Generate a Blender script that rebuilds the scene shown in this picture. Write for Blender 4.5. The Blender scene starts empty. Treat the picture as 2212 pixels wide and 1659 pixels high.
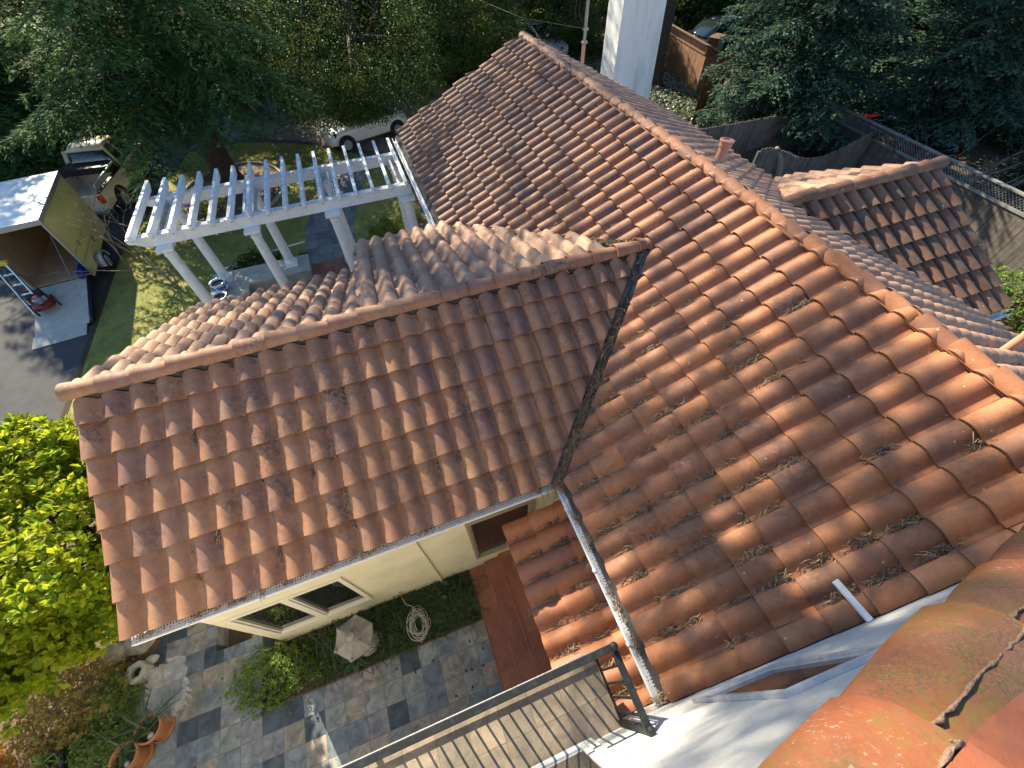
import bpy, bmesh, math, random
import numpy as np
from mathutils import Vector, Matrix

# ------------------------------------------------------------------ camera, world, sun, exposure
scene = bpy.context.scene
COL = scene.collection
CAMH = 8.2                                  # metres above the front yard's zero level
YAW, PITCH, ROLL, FPX = 0.321904, 0.924919, -0.0403149, 889.3456   # measured for a 2212 px wide picture
_cy, _sy, _cp, _sp = math.cos(YAW), math.sin(YAW), math.cos(PITCH), math.sin(PITCH)
FWD = np.array([_sy*_cp, _cy*_cp, -_sp]); _r0 = np.array([_cy, -_sy, 0.0]); _u0 = np.cross(_r0, FWD)
RGT = math.cos(ROLL)*_r0 + math.sin(ROLL)*_u0
UPV = -math.sin(ROLL)*_r0 + math.cos(ROLL)*_u0
cam = bpy.data.cameras.new('camera'); camo = bpy.data.objects.new('camera', cam); COL.objects.link(camo)
camo.matrix_world = Matrix(((RGT[0], UPV[0], -FWD[0], 0), (RGT[1], UPV[1], -FWD[1], 0), (RGT[2], UPV[2], -FWD[2], CAMH), (0, 0, 0, 1)))
cam.sensor_width = 36; cam.lens = FPX/2212*36; cam.clip_start = 0.02; cam.clip_end = 500
scene.camera = camo

SUN_EL, SUN_AZ = math.radians(32), math.atan2(-0.35, 0.937)    # sun stands beyond the far left trees
world = bpy.data.worlds.new('World'); scene.world = world; world.use_nodes = True
nt = world.node_tree; nt.nodes.clear()
sk = nt.nodes.new('ShaderNodeTexSky'); sk.sky_type = 'NISHITA'; sk.sun_disc = False
sk.air_density = 1.3; sk.dust_density = 0.2; sk.ozone_density = 5.0
sk.sun_elevation = SUN_EL; sk.sun_rotation = SUN_AZ
bg = nt.nodes.new('ShaderNodeBackground'); bg.inputs[1].default_value = 0.085
wo = nt.nodes.new('ShaderNodeOutputWorld'); nt.links.new(sk.outputs[0], bg.inputs[0]); nt.links.new(bg.outputs[0], wo.inputs[0])
sl = bpy.data.lights.new('sun', 'SUN'); sl.energy = 5.0; sl.angle = math.radians(0.53); sl.color = (1, 0.89, 0.66)
so = bpy.data.objects.new('sun', sl); COL.objects.link(so)
sdir = Vector((math.sin(SUN_AZ)*math.cos(SUN_EL), math.cos(SUN_AZ)*math.cos(SUN_EL), math.sin(SUN_EL)))
so.rotation_euler = sdir.to_track_quat('Z', 'Y').to_euler()
scene.view_settings.view_transform = 'Standard'; scene.view_settings.look = 'None'
scene.view_settings.gamma = 1; scene.view_settings.exposure = 1.55
scene.cycles.max_bounces = 6; scene.cycles.transparent_max_bounces = 6

GZ = -0.2                                   # ground level of the front yard

def G(u, v, z):                             # picture point (2212 px scale) -> place in the world at height z
    d = RGT*(u-1106)/FPX - UPV*(v-829.5)/FPX + FWD
    t = (z-CAMH)/d[2]
    return Vector((d[0]*t, d[1]*t, z))

# ------------------------------------------------------------------ object helpers
def tag(o, label=None, cat=None, group=None, kind=None):
    if label: o['label'] = label
    if cat: o['category'] = cat
    if group: o['group'] = group
    if kind: o['kind'] = kind
    return o

def thing(name, label, cat, loc=(0, 0, 0), rz=0.0, group=None):
    o = bpy.data.objects.new(name, None); COL.objects.link(o); o.empty_display_size = 0.2
    o.location = loc; o.rotation_euler = (0, 0, rz)
    return tag(o, label, cat, group)

def copy_tree(o, parent=None):
    c = o.copy(); COL.objects.link(c)
    if parent: c.parent = parent
    for ch in list(o.children): copy_tree(ch, c)
    return c

def link_mesh(name, me, mats, parent=None, smooth=False):
    for m in (mats if isinstance(mats, (list, tuple)) else [mats]): me.materials.append(m)
    if smooth: me.polygons.foreach_set('use_smooth', np.ones(len(me.polygons), bool))
    o = bpy.data.objects.new(name, me); COL.objects.link(o)
    if parent: o.parent = parent
    return o

def frame_of(d):
    d = Vector(d).normalized()
    a = Vector((0, 0, 1)) if abs(d.z) < 0.95 else Vector((1, 0, 0))
    x = d.cross(a).normalized(); return x, d.cross(x).normalized(), d

class MB:
    def __init__(s): s.v = []; s.f = []; s.m = []
    def add(s, vs, fs, m=0):
        b = len(s.v); s.v += [tuple(p) for p in vs]; s.f += [tuple(b+i for i in f) for f in fs]; s.m += [m]*len(fs); return s
    def box(s, c, d, rz=0, m=0, M=None):
        h = [x/2 for x in d]; vs = []
        R = M if M is not None else Matrix.Rotation(rz, 3, 'Z')
        for z in (-1, 1):
            for x, y in ((-1, -1), (1, -1), (1, 1), (-1, 1)): vs.append(Vector(c)+R @ Vector((x*h[0], y*h[1], z*h[2])))
        return s.add(vs, [(3, 2, 1, 0), (4, 5, 6, 7), (0, 1, 5, 4), (1, 2, 6, 5), (2, 3, 7, 6), (3, 0, 4, 7)], m)
    def b2(s, a, b, m=0):
        return s.box([(a[i]+b[i])/2 for i in range(3)], [abs(b[i]-a[i]) for i in range(3)], m=m)
    def bar(s, p, q, w, h, m=0):            # rectangular bar from p to q, h along the upright
        p, q = Vector(p), Vector(q); d = (q-p); L = d.length; d.normalize()
        x = Vector((0, 0, 1)).cross(d)
        x = x.normalized() if x.length > 1e-4 else Vector((1, 0, 0))
        z = d.cross(x); M = Matrix((x, d, z)).transposed()
        return s.box((p+q)/2, (w, L, h), M=M, m=m)
    def tube(s, pts, r, n=8, m=0, cap=True):
        pts = [Vector(p) for p in pts]; rs = r if isinstance(r, (list, tuple)) else [r]*len(pts)
        vs, fs = [], []; px = None
        for i, p in enumerate(pts):
            d = (pts[min(i+1, len(pts)-1)]-pts[max(i-1, 0)])
            if d.length < 1e-6: d = Vector((0, 0, 1))
            d.normalize()
            if px is None: x, y, _ = frame_of(d)
            else:
                x = px-d*px.dot(d)
                x = x.normalized() if x.length > 1e-5 else frame_of(d)[0]
                y = d.cross(x)
            px = x
            for k in range(n):
                a = 2*math.pi*k/n; vs.append(p+(x*math.cos(a)+y*math.sin(a))*rs[i])
        for i in range(len(pts)-1):
            for k in range(n):
                k2 = (k+1) % n; fs.append((i*n+k, i*n+k2, (i+1)*n+k2, (i+1)*n+k))
        if cap: fs += [tuple(range(n))[::-1], tuple((len(pts)-1)*n+k for k in range(n))]
        return s.add(vs, fs, m)
    def lathe(s, prof, c=(0, 0, 0), n=24, m=0, ax=None, cap=True):   # prof: (radius, height)
        vs, fs = [], []
        if ax is None: x, y, d = Vector((1, 0, 0)), Vector((0, 1, 0)), Vector((0, 0, 1))
        else: x, y, d = frame_of(ax)
        for r, h in prof:
            for k in range(n):
                a = 2*math.pi*k/n; vs.append(Vector(c)+d*h+(x*math.cos(a)+y*math.sin(a))*r)
        for i in range(len(prof)-1):
            for k in range(n):
                k2 = (k+1) % n; fs.append((i*n+k, i*n+k2, (i+1)*n+k2, (i+1)*n+k))
        if cap: fs += [tuple(range(n))[::-1], tuple((len(prof)-1)*n+k for k in range(n))]
        return s.add(vs, fs, m)
    def prism(s, poly, z0, z1, m=0):        # polygon in plan, extruded upward
        n = len(poly)
        a = sum(poly[i][0]*poly[(i+1) % n][1]-poly[(i+1) % n][0]*poly[i][1] for i in range(n))
        if a < 0: poly = poly[::-1]
        vs = [(p[0], p[1], z0) for p in poly]+[(p[0], p[1], z1) for p in poly]
        fs = [tuple(range(n))[::-1], tuple(range(n, 2*n))]+[(i, (i+1) % n, n+(i+1) % n, n+i) for i in range(n)]
        return s.add(vs, fs, m)
    def sidewall(s, poly, y0, y1, m=0, axis='y'):   # polygon in (horizontal, z), extruded across
        n = len(poly)
        mk = (lambda p, t: (p[0], t, p[1])) if axis == 'y' else (lambda p, t: (t, p[0], p[1]))
        vs = [mk(p, y0) for p in poly]+[mk(p, y1) for p in poly]
        fs = [tuple(range(n)), tuple(range(n, 2*n))[::-1]]+[(i, (i+1) % n, n+(i+1) % n, n+i)[::-1] for i in range(n)]
        return s.add(vs, fs, m)
    def build(s, name, mats, parent=None, smooth=False, bevel=0, seg=2, autosmooth=None):
        me = bpy.data.meshes.new(name); me.from_pydata(s.v, [], s.f)
        me.polygons.foreach_set('material_index', np.array(s.m, np.int32))
        bm = bmesh.new(); bm.from_mesh(me); bmesh.ops.recalc_face_normals(bm, faces=bm.faces)
        if autosmooth is not None:
            for e in bm.edges:
                e.smooth = not (len(e.link_faces) == 2 and e.calc_face_angle(0) > autosmooth)
        bm.to_mesh(me); bm.free()
        o = link_mesh(name, me, mats, parent, smooth or autosmooth is not None)
        if bevel:
            b = o.modifiers.new('bevel', 'BEVEL'); b.width = bevel; b.segments = seg; b.limit_method = 'ANGLE'
        return o

# ------------------------------------------------------------------ materials
def mat(name, col, rough=0.7, col2=None, scale=6.0, detail=6, lo=0.35, hi=0.65, bump=0.0, bscale=None, metal=0.0, spec=0.5, coat=0.0, transl=0.0, rnd=None, coords='Object', noise_rough=None, stretch=None):
    m = bpy.data.materials.new(name); m.use_nodes = True; t = m.node_tree; N, L = t.nodes, t.links
    bs = N['Principled BSDF']; bs.inputs['Roughness'].default_value = rough; bs.inputs['Metallic'].default_value = metal
    bs.inputs['Specular IOR Level'].default_value = spec
    if coat: bs.inputs['Coat Weight'].default_value = coat; bs.inputs['Coat Roughness'].default_value = 0.05
    out = None
    tc = N.new('ShaderNodeTexCoord')
    if col2 is not None:
        no = N.new('ShaderNodeTexNoise'); no.inputs['Scale'].default_value = scale; no.inputs['Detail'].default_value = detail; no.inputs['Roughness'].default_value = 0.65
        if stretch:
            mp = N.new('ShaderNodeMapping'); mp.inputs['Scale'].default_value = stretch; L.new(tc.outputs[coords], mp.inputs['Vector']); L.new(mp.outputs[0], no.inputs['Vector'])
        else: L.new(tc.outputs[coords], no.inputs['Vector'])
        cr = N.new('ShaderNodeValToRGB'); cr.color_ramp.elements[0].position = lo; cr.color_ramp.elements[1].position = hi
        cr.color_ramp.elements[0].color = (*col, 1); cr.color_ramp.elements[1].color = (*col2, 1)
        L.new(no.outputs[0], cr.inputs[0]); out = cr.outputs[0]
    else:
        bs.inputs['Base Color'].default_value = (*col, 1)
    if rnd is not None:                     # leaf-to-leaf or board-to-board variation from the 'rnd' attribute
        at = N.new('ShaderNodeAttribute'); at.attribute_name = 'rnd'
        r2 = N.new('ShaderNodeValToRGB')
        while len(r2.color_ramp.elements) < len(rnd): r2.color_ramp.elements.new(0.5)
        for i, c in enumerate(rnd):
            r2.color_ramp.elements[i].position = i/(len(rnd)-1); r2.color_ramp.elements[i].color = (*c, 1)
        L.new(at.outputs['Fac'], r2.inputs[0])
        if out is None: out = r2.outputs[0]
        else:
            mx = N.new('ShaderNodeMix'); mx.data_type = 'RGBA'; mx.blend_type = 'MULTIPLY'; mx.inputs[0].default_value = 1
            L.new(out, mx.inputs[6]); L.new(r2.outputs[0], mx.inputs[7]); out = mx.outputs[2]
    if out is not None: L.new(out, bs.inputs['Base Color'])
    if bump:
        nb = N.new('ShaderNodeTexNoise'); nb.inputs['Scale'].default_value = bscale or scale*4; nb.inputs['Detail'].default_value = 5
        L.new(tc.outputs[coords], nb.inputs['Vector'])
        bp = N.new('ShaderNodeBump'); bp.inputs['Strength'].default_value = bump; bp.inputs['Distance'].default_value = 0.02
        L.new(nb.outputs[0], bp.inputs['Height']); L.new(bp.outputs[0], bs.inputs['Normal'])
    if transl:
        tr = N.new('ShaderNodeBsdfTranslucent'); ms = N.new('ShaderNodeMixShader'); ms.inputs[0].default_value = transl
        if out is not None: L.new(out, tr.inputs[0])
        else: tr.inputs[0].default_value = (*col, 1)
        L.new(bs.outputs[0], ms.inputs[1]); L.new(tr.outputs[0], ms.inputs[2]); L.new(ms.outputs[0], N['Material Output'].inputs[0])
    return m

def tile_mat(name, tones, soot=0.5, soot_col=(0.055, 0.045, 0.045), lichen=0.5, moss=0.0, rough=0.72, dust=0.3, ygrad=None):
    m = bpy.data.materials.new(name); m.use_nodes = True; t = m.node_tree; N, L = t.nodes, t.links
    bs = N['Principled BSDF']
    at = N.new('ShaderNodeAttribute'); at.attribute_name = 'rnd'
    ge = N.new('ShaderNodeNewGeometry')
    def noise(sc, det=6, ro=0.65, w=None):
        n = N.new('ShaderNodeTexNoise'); n.inputs['Scale'].default_value = sc; n.inputs['Detail'].default_value = det; n.inputs['Roughness'].default_value = ro
        L.new(w or ge.outputs['Position'], n.inputs['Vector']); return n.outputs[0]
    def ramp(src, a, b, ca=(0, 0, 0), cb=(1, 1, 1)):
        r = N.new('ShaderNodeValToRGB'); r.color_ramp.elements[0].position = a; r.color_ramp.elements[1].position = b
        r.color_ramp.elements[0].color = (*ca, 1); r.color_ramp.elements[1].color = (*cb, 1); L.new(src, r.inputs[0]); return r.outputs[0]
    def mix(fac, a, b, mode='MIX'):
        x = N.new('ShaderNodeMix'); x.data_type = 'RGBA'; x.blend_type = mode
        if isinstance(fac, float): x.inputs[0].default_value = fac
        else: L.new(fac, x.inputs[0])
        for s, q in ((a, 6), (b, 7)):
            if isinstance(s, tuple): x.inputs[q].default_value = (*s, 1)
            else: L.new(s, x.inputs[q])
        return x.outputs[2]
    def mul(a, b):
        x = N.new('ShaderNodeMath'); x.operation = 'MULTIPLY'
        for s, q in ((a, 0), (b, 1)):
            if isinstance(s, (int, float)): x.inputs[q].default_value = s
            else: L.new(s, x.inputs[q])
        return x.outputs[0]
    cr = N.new('ShaderNodeValToRGB'); el = cr.color_ramp.elements
    while len(el) < len(tones): el.new(0.5)
    for i, c in enumerate(tones): el[i].position = i/(len(tones)-1); el[i].color = (*c, 1)
    L.new(at.outputs['Fac'], cr.inputs[0]); c = cr.outputs[0]
    # clay mottling within a tile
    c = mix(ramp(noise(9.0), 0.3, 0.7), mix(1.0, c, (0.80, 0.78, 0.80), 'MULTIPLY'), mix(1.0, c, (1.12, 1.08, 1.02), 'MULTIPLY'))
    # pale dust / efflorescence
    c = mix(mul(ramp(noise(3.3), 0.50, 0.72), dust), c, (0.42, 0.30, 0.22))
    # dark weathering film, in patches that start somewhere on the tile and run out
    patch = mul(ramp(noise(2.1, 3), 0.40, 0.62), ramp(noise(22.0, 8, 0.75), 0.42, 0.60))
    t2 = N.new('ShaderNodeAttribute'); t2.attribute_name = 'rnd2'
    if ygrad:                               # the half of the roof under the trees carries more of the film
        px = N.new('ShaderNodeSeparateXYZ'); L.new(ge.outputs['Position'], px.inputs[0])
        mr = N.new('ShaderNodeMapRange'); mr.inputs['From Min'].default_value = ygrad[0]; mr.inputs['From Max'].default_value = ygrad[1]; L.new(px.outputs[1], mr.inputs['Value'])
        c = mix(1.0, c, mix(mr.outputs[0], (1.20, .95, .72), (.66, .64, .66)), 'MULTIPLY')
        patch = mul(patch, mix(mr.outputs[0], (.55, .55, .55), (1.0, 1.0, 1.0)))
    c = mix(mul(mul(patch, ramp(t2.outputs['Fac'], 0.15, 0.8)), soot), c, soot_col)
    c = mix(mul(ramp(noise(48.0, 6, 0.75), 0.54, 0.68), 0.42*min(1, soot+.3)), c, (0.06, 0.045, 0.04))
    c = mix(mul(ramp(noise(30.0, 6, 0.7), 0.55, 0.70), 0.35), c, mix(1.0, c, (1.25, 1.22, 1.18), 'MULTIPLY'))
    if lichen:                              # small pale spots
        vo = N.new('ShaderNodeTexVoronoi'); vo.inputs['Scale'].default_value = 7.0; vo.inputs['Randomness'].default_value = 1
        L.new(ge.outputs['Position'], vo.inputs['Vector'])
        sp = ramp(vo.outputs['Distance'], 0.05, 0.085, (1, 1, 1), (0, 0, 0))
        c = mix(mul(mul(sp, ramp(noise(1.3, 2), 0.44, 0.54)), lichen), c, (0.55, 0.58, 0.48))
    if moss:
        grain = ramp(noise(260.0, 4, 0.7), 0.44, 0.56)
        c = mix(mul(mul(ramp(noise(6.0, 6, 0.7), 0.40, 0.56), mul(ramp(noise(55.0, 8, 0.8), 0.42, 0.56), mix(0.6, (1, 1, 1), grain))), moss), c, (0.17, 0.14, 0.022))
        c = mix(mul(mul(ramp(noise(9.0, 4, 0.6), 0.50, 0.60), ramp(noise(120.0, 5, 0.8), 0.58, 0.63)), moss), c, (0.36, 0.34, 0.29))
        c = mix(mul(mul(ramp(noise(4.3, 4, 0.6), 0.50, 0.62), grain), 0.7*moss), c, (0.06, 0.05, 0.04))
    L.new(c, bs.inputs['Base Color'])
    L.new(ramp(noise(14.0), 0.3, 0.7, (rough-.14,)*3, (min(1, rough+.14),)*3), bs.inputs['Roughness'])
    bs.inputs['Specular IOR Level'].default_value = 0.4
    bp = N.new('ShaderNodeBump'); bp.inputs['Strength'].default_value = 0.35; bp.inputs['Distance'].default_value = 0.006
    L.new(noise(60.0, 6, 0.7), bp.inputs['Height']); L.new(bp.outputs[0], bs.inputs['Normal'])
    return m

M = {}
OLD = [(0.20, 0.115, 0.092), (0.28, 0.145, 0.095), (0.34, 0.178, 0.108), (0.23, 0.130, 0.102), (0.37, 0.196, 0.118), (0.31, 0.155, 0.092)]
NEW = [(0.28, 0.142, 0.090), (0.33, 0.162, 0.094), (0.235, 0.125, 0.098), (0.36, 0.185, 0.102), (0.31, 0.148, 0.084), (0.34, 0.180, 0.110)]
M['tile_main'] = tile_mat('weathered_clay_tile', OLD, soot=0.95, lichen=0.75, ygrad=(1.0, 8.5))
M['tile_wing'] = tile_mat('clay_tile', NEW, soot=0.85, lichen=0.35, dust=0.30)
M['tile_far'] = tile_mat('dusty_clay_tile', [(0.33, 0.19, 0.125), (0.40, 0.235, 0.155), (0.28, 0.16, 0.115), (0.44, 0.27, 0.18)], soot=0.45, lichen=0.2, dust=0.5)
M['tile_low'] = tile_mat('newer_clay_tile', [(0.40, 0.150, 0.066), (0.47, 0.185, 0.08), (0.29, 0.125, 0.090), (0.43, 0.165, 0.072)], soot=0.25, lichen=0.3, dust=0.15, rough=0.55)
M['tile_side'] = tile_mat('brown_clay_tile', [(0.17, 0.092, 0.052), (0.25, 0.12, 0.068), (0.14, 0.085, 0.06), (0.21, 0.10, 0.055), (0.30, 0.15, 0.095)], soot=0.4, lichen=1.0)
M['tile_near'] = tile_mat('mossy_clay_tile', [(0.29, 0.088, 0.040), (0.26, 0.078, 0.036), (0.32, 0.10, 0.047)], soot=0.35, lichen=0.0, moss=0.0, dust=0.12, rough=0.6)
M['tile_moss'] = tile_mat('moss_covered_clay_tile', [(0.26, 0.080, 0.037), (0.23, 0.072, 0.034), (0.28, 0.090, 0.045)], soot=0.6, lichen=0.0, moss=0.85, dust=0.25, rough=0.7)
M['felt'] = mat('roofing_felt', (0.03, 0.03, 0.034), 0.9, (0.06, 0.055, 0.055), 8, bump=0.3)
M['flash'] = mat('painted_flashing', (0.20, 0.21, 0.25), 0.4, (0.07, 0.065, 0.065), 9, metal=0.3, lo=.42, hi=.6)
M['white'] = mat('white_paint', (0.80, 0.80, 0.79), 0.55, (0.62, 0.62, 0.60), 6, detail=9, lo=0.48, hi=0.78, bump=0.1, bscale=60)
M['whitewood'] = mat('chipped_white_paint', (0.80, 0.80, 0.80), 0.6, (0.66, 0.67, 0.68), 5, lo=0.45, hi=0.7, bump=0.12, bscale=40)
M['grimywhite'] = mat('weathered_white_paint', (0.72, 0.73, 0.74), 0.65, (0.30, 0.33, 0.36), 14, detail=9, lo=0.42, hi=0.66, bump=0.2, bscale=50)
M['stucco'] = mat('white_stucco', (0.62, 0.615, 0.595), 0.9, (0.48, 0.47, 0.455), 2.6, detail=9, lo=.40, hi=.75, bump=0.5, bscale=110)
M['cream'] = mat('cream_stucco', (0.74, 0.66, 0.46), 0.9, (0.60, 0.52, 0.35), 2.8, detail=9, lo=.40, hi=.78, bump=0.5, bscale=110)
M['chimney'] = mat('chimney_plaster', (0.66, 0.67, 0.68), 0.9, (0.40, 0.40, 0.39), 3.0, detail=8, lo=0.46, hi=0.78, bump=0.3, bscale=60, stretch=(1, 1, .16))
M['black'] = mat('black_paint', (0.010, 0.012, 0.015), 0.55, (0.03, 0.033, 0.037), 22, lo=0.5, hi=0.75, spec=0.25)
M['steel'] = mat('galvanised_steel', (0.42, 0.44, 0.46), 0.35, (0.30, 0.31, 0.33), 9, metal=0.85)
M['greytrim'] = mat('greyed_white_trim', (0.50, 0.50, 0.52), 0.5, (0.36, 0.36, 0.38), 16)
M['frame'] = mat('window_frame_vinyl', (0.70, 0.64, 0.52), 0.5)
M['glass'] = mat('window_glass', (0.012, 0.014, 0.013), 0.03, spec=1.0)
M['dark'] = mat('dark_interior', (0.02, 0.018, 0.015), 0.8)
M['terra'] = mat('terracotta_pot', (0.46, 0.19, 0.085), 0.6, (0.36, 0.14, 0.06), 6, bump=0.1)
M['soil'] = mat('dark_soil', (0.030, 0.020, 0.013), 1.0, (0.065, 0.042, 0.026), 22, bump=0.8, bscale=60)
M['mulch'] = mat('dry_mulch', (0.10, 0.072, 0.048), 1.0, (0.19, 0.14, 0.095), 24, bump=0.8, bscale=70)
M['stone'] = mat('weathered_stone', (0.36, 0.33, 0.27), 0.95, (0.20, 0.18, 0.15), 7, detail=9, lo=.40, hi=.68, bump=0.5, bscale=45)
M['paleslab'] = mat('pale_stone_slab', (0.42, 0.42, 0.38), 0.85, (0.30, 0.30, 0.27), 3, bump=0.25, bscale=30)
M['bark'] = mat('bark', (0.028, 0.020, 0.016), 0.95, (0.075, 0.052, 0.038), 9, bump=1.0, bscale=22)
M['twig'] = mat('bare_twig', (0.24, 0.19, 0.14), 0.9, (0.14, 0.11, 0.08), 9)
M['redwood'] = mat('redwood_boards', (0.21, 0.105, 0.05), 0.85, (0.13, 0.065, 0.035), 4, bump=0.3, rnd=[(0.75, 0.75, 0.75), (1.1, 1.05, 1.0), (0.9, 0.9, 0.95)])
M['greywood'] = mat('greyed_boards', (0.145, 0.125, 0.108), 0.9, (0.085, 0.072, 0.062), 5, bump=0.3, rnd=[(0.7, 0.7, 0.7), (1.15, 1.1, 1.05), (0.9, 0.9, 0.95)])
M['lattice'] = mat('greyed_lattice', (0.26, 0.25, 0.235), 0.9, (0.17, 0.16, 0.15), 6)
M['rubber'] = mat('rubber', (0.015, 0.015, 0.016), 0.8)
M['needles'] = mat('dry_pine_needles', (0.16, 0.115, 0.075), 0.95, rnd=[(0.5, 0.47, 0.45), (1.7, 1.65, 1.6), (3.2, 2.9, 2.5)], col2=(0.13, 0.10, 0.07))
M['cedar'] = mat('cedar_needles', (1, 1, 1), 0.6, rnd=[(0.012, 0.038, 0.018), (0.036, 0.090, 0.034), (0.125, 0.205, 0.060), (0.022, 0.070, 0.038)], transl=0.3, spec=0.04)
M['bluecedar'] = mat('blue_conifer_needles', (1, 1, 1), 0.6, rnd=[(0.020, 0.052, 0.038), (0.044, 0.092, 0.066), (0.095, 0.155, 0.10), (0.03, 0.07, 0.046)], transl=0.22, spec=0.04)
M['broad'] = mat('broad_leaves', (1, 1, 1), 0.45, rnd=[(0.015, 0.038, 0.013), (0.036, 0.075, 0.022), (0.13, 0.17, 0.036), (0.024, 0.058, 0.022)], transl=0.3, spec=0.10)
M['lime'] = mat('lime_leaves', (1, 1, 1), 0.40, rnd=[(0.10, 0.20, 0.012), (0.26, 0.35, 0.016), (0.46, 0.47, 0.025), (0.15, 0.26, 0.016), (0.34, 0.40, 0.02)], transl=0.62, spec=0.4)
M['box'] = mat('fresh_shrub_leaves', (1, 1, 1), 0.45, rnd=[(0.09, 0.17, 0.03), (0.18, 0.27, 0.05), (0.27, 0.36, 0.08)], transl=0.45)
M['rust'] = mat('rusty_shrub_leaves', (1, 1, 1), 0.5, rnd=[(0.20, 0.13, 0.04), (0.36, 0.22, 0.07), (0.33, 0.30, 0.06), (0.17, 0.21, 0.045)], transl=0.4)
M['cypress'] = mat('soft_green_foliage', (1, 1, 1), 0.6, rnd=[(0.08, 0.15, 0.035), (0.16, 0.26, 0.06), (0.25, 0.34, 0.10)], transl=0.35)
M['blade'] = mat('strap_leaves', (1, 1, 1), 0.4, rnd=[(0.022, 0.05, 0.014), (0.045, 0.085, 0.02), (0.09, 0.13, 0.035)], transl=0.3)
M['grassblade'] = mat('lawn_blades', (1, 1, 1), 0.6, rnd=[(0.13, 0.18, 0.026), (0.25, 0.28, 0.045), (0.36, 0.34, 0.09)], transl=0.35)
M['purple'] = mat('purple_petals', (0.16, 0.03, 0.42), 0.5, transl=0.3)
M['ivy'] = mat('ivy_leaves', (1, 1, 1), 0.4, rnd=[(0.05, 0.08, 0.03), (0.12, 0.15, 0.08), (0.28, 0.30, 0.22)], transl=0.25)
# ------------------------------------------------------------------ the tiled roofs
TW, TE = 0.2775, 0.386                      # cover width and exposed length of one clay tile
_t = [0.0, 0.0, .05, .12, .2, .28, .36, .44, .52, .6, .66, .72, .79, .87, .94, 1.02]
def _prof(t, first):
    if first: return -0.004
    if t < 0.76:
        return 0.016+0.070*max(0.0, math.sin(math.pi*min(1, (t+.075)/.835)))**0.9
    return 0.016-0.010*math.sin(math.pi*min(1, (t-.76)/.26))-0.012*(t-.76)/.26*0.5
PROF = [(t, _prof(t, i == 0)) for i, t in enumerate(_t)]
PROF[-1] = (1.02, 0.004)

def tile_roof(name, O, e, s, ncol, nrow, mtl, parent, keep=None, cuts=(), seed=0, closed=True, amp=1.0):
    """clay S-tiles laid in courses: O = eave corner, e = along the eave, s = up the slope (e x s points up)"""
    rg = np.random.default_rng(seed)
    O, e, s = np.array(O, float), np.array(e, float), np.array(s, float); e /= np.linalg.norm(e); s /= np.linalg.norm(s)
    n = np.cross(e, s)
    ts = np.array([p[0] for p in PROF]); hs = np.array([p[1] for p in PROF])*amp; nu = len(ts)
    vv = np.array([0.0, 0.0, 0.5, 1.15]); dz = np.array([-0.021, 0.0, 0.0, 0.0]); nv = len(vv)
    V, F, R, R2 = [], [], [], []
    base = 0
    fq = []
    for j in range(nv-1):
        for i in range(nu-1): fq.append((j*nu+i, j*nu+i+1, (j+1)*nu+i+1, (j+1)*nu+i))
    fq = np.array(fq)
    for r in range(nrow):
        for c in range(ncol):
            j1, j2, rot = rg.normal(0, .004), rg.normal(0, .006), rg.normal(0, .010); slip = -.022*rg.random() if rg.random() < .06 else rg.normal(0, .003)
            lift = 0.052+rg.normal(0, .002)
            a = np.tile((ts+c)*TW, nv)+j1; b = np.repeat(vv, nu)*TE+(slip if r else 0)
            h = np.tile(hs, nv)+np.repeat(dz, nu)+lift*(1-np.repeat(vv, nu))+j2*.4
            if r == 0 and closed: h[:nu] = np.minimum(h[:nu], -0.01)
            a = a+rot*(b-.19)
            P = O+np.outer(a, e)+np.outer(b+r*TE, s)+np.outer(h, n)
            V.append(P); F.append(fq+base); base += len(P)
            R.append(np.full(len(P), rg.random())); R2.append(np.full(len(P), rg.random()))
    V = np.concatenate(V); F = np.concatenate(F); R = np.concatenate(R); R2 = np.concatenate(R2)
    me = bpy.data.meshes.new(name); me.from_pydata(V.tolist(), [], F.tolist())
    for nm, arr in (('rnd', R), ('rnd2', R2)):
        at = me.attributes.new(nm, 'FLOAT', 'POINT'); at.data.foreach_set('value', arr.astype(np.float32))
    bm = bmesh.new(); bm.from_mesh(me)
    for p, nn, clear in cuts:
        bmesh.ops.bisect_plane(bm, geom=bm.verts[:]+bm.edges[:]+bm.faces[:], plane_co=p, plane_no=nn, clear_outer=clear)
    if keep:
        kill = [f for f in bm.faces if not keep(f.calc_center_median())]
        bmesh.ops.delete(bm, geom=kill, context='FACES')
    for f in bm.faces: f.smooth = True
    for ed in bm.edges:
        if len(ed.link_faces) == 2: ed.smooth = ed.calc_face_angle(0) < 0.9
    bm.to_mesh(me); bm.free()
    return link_mesh(name, me, mtl, parent)

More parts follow.
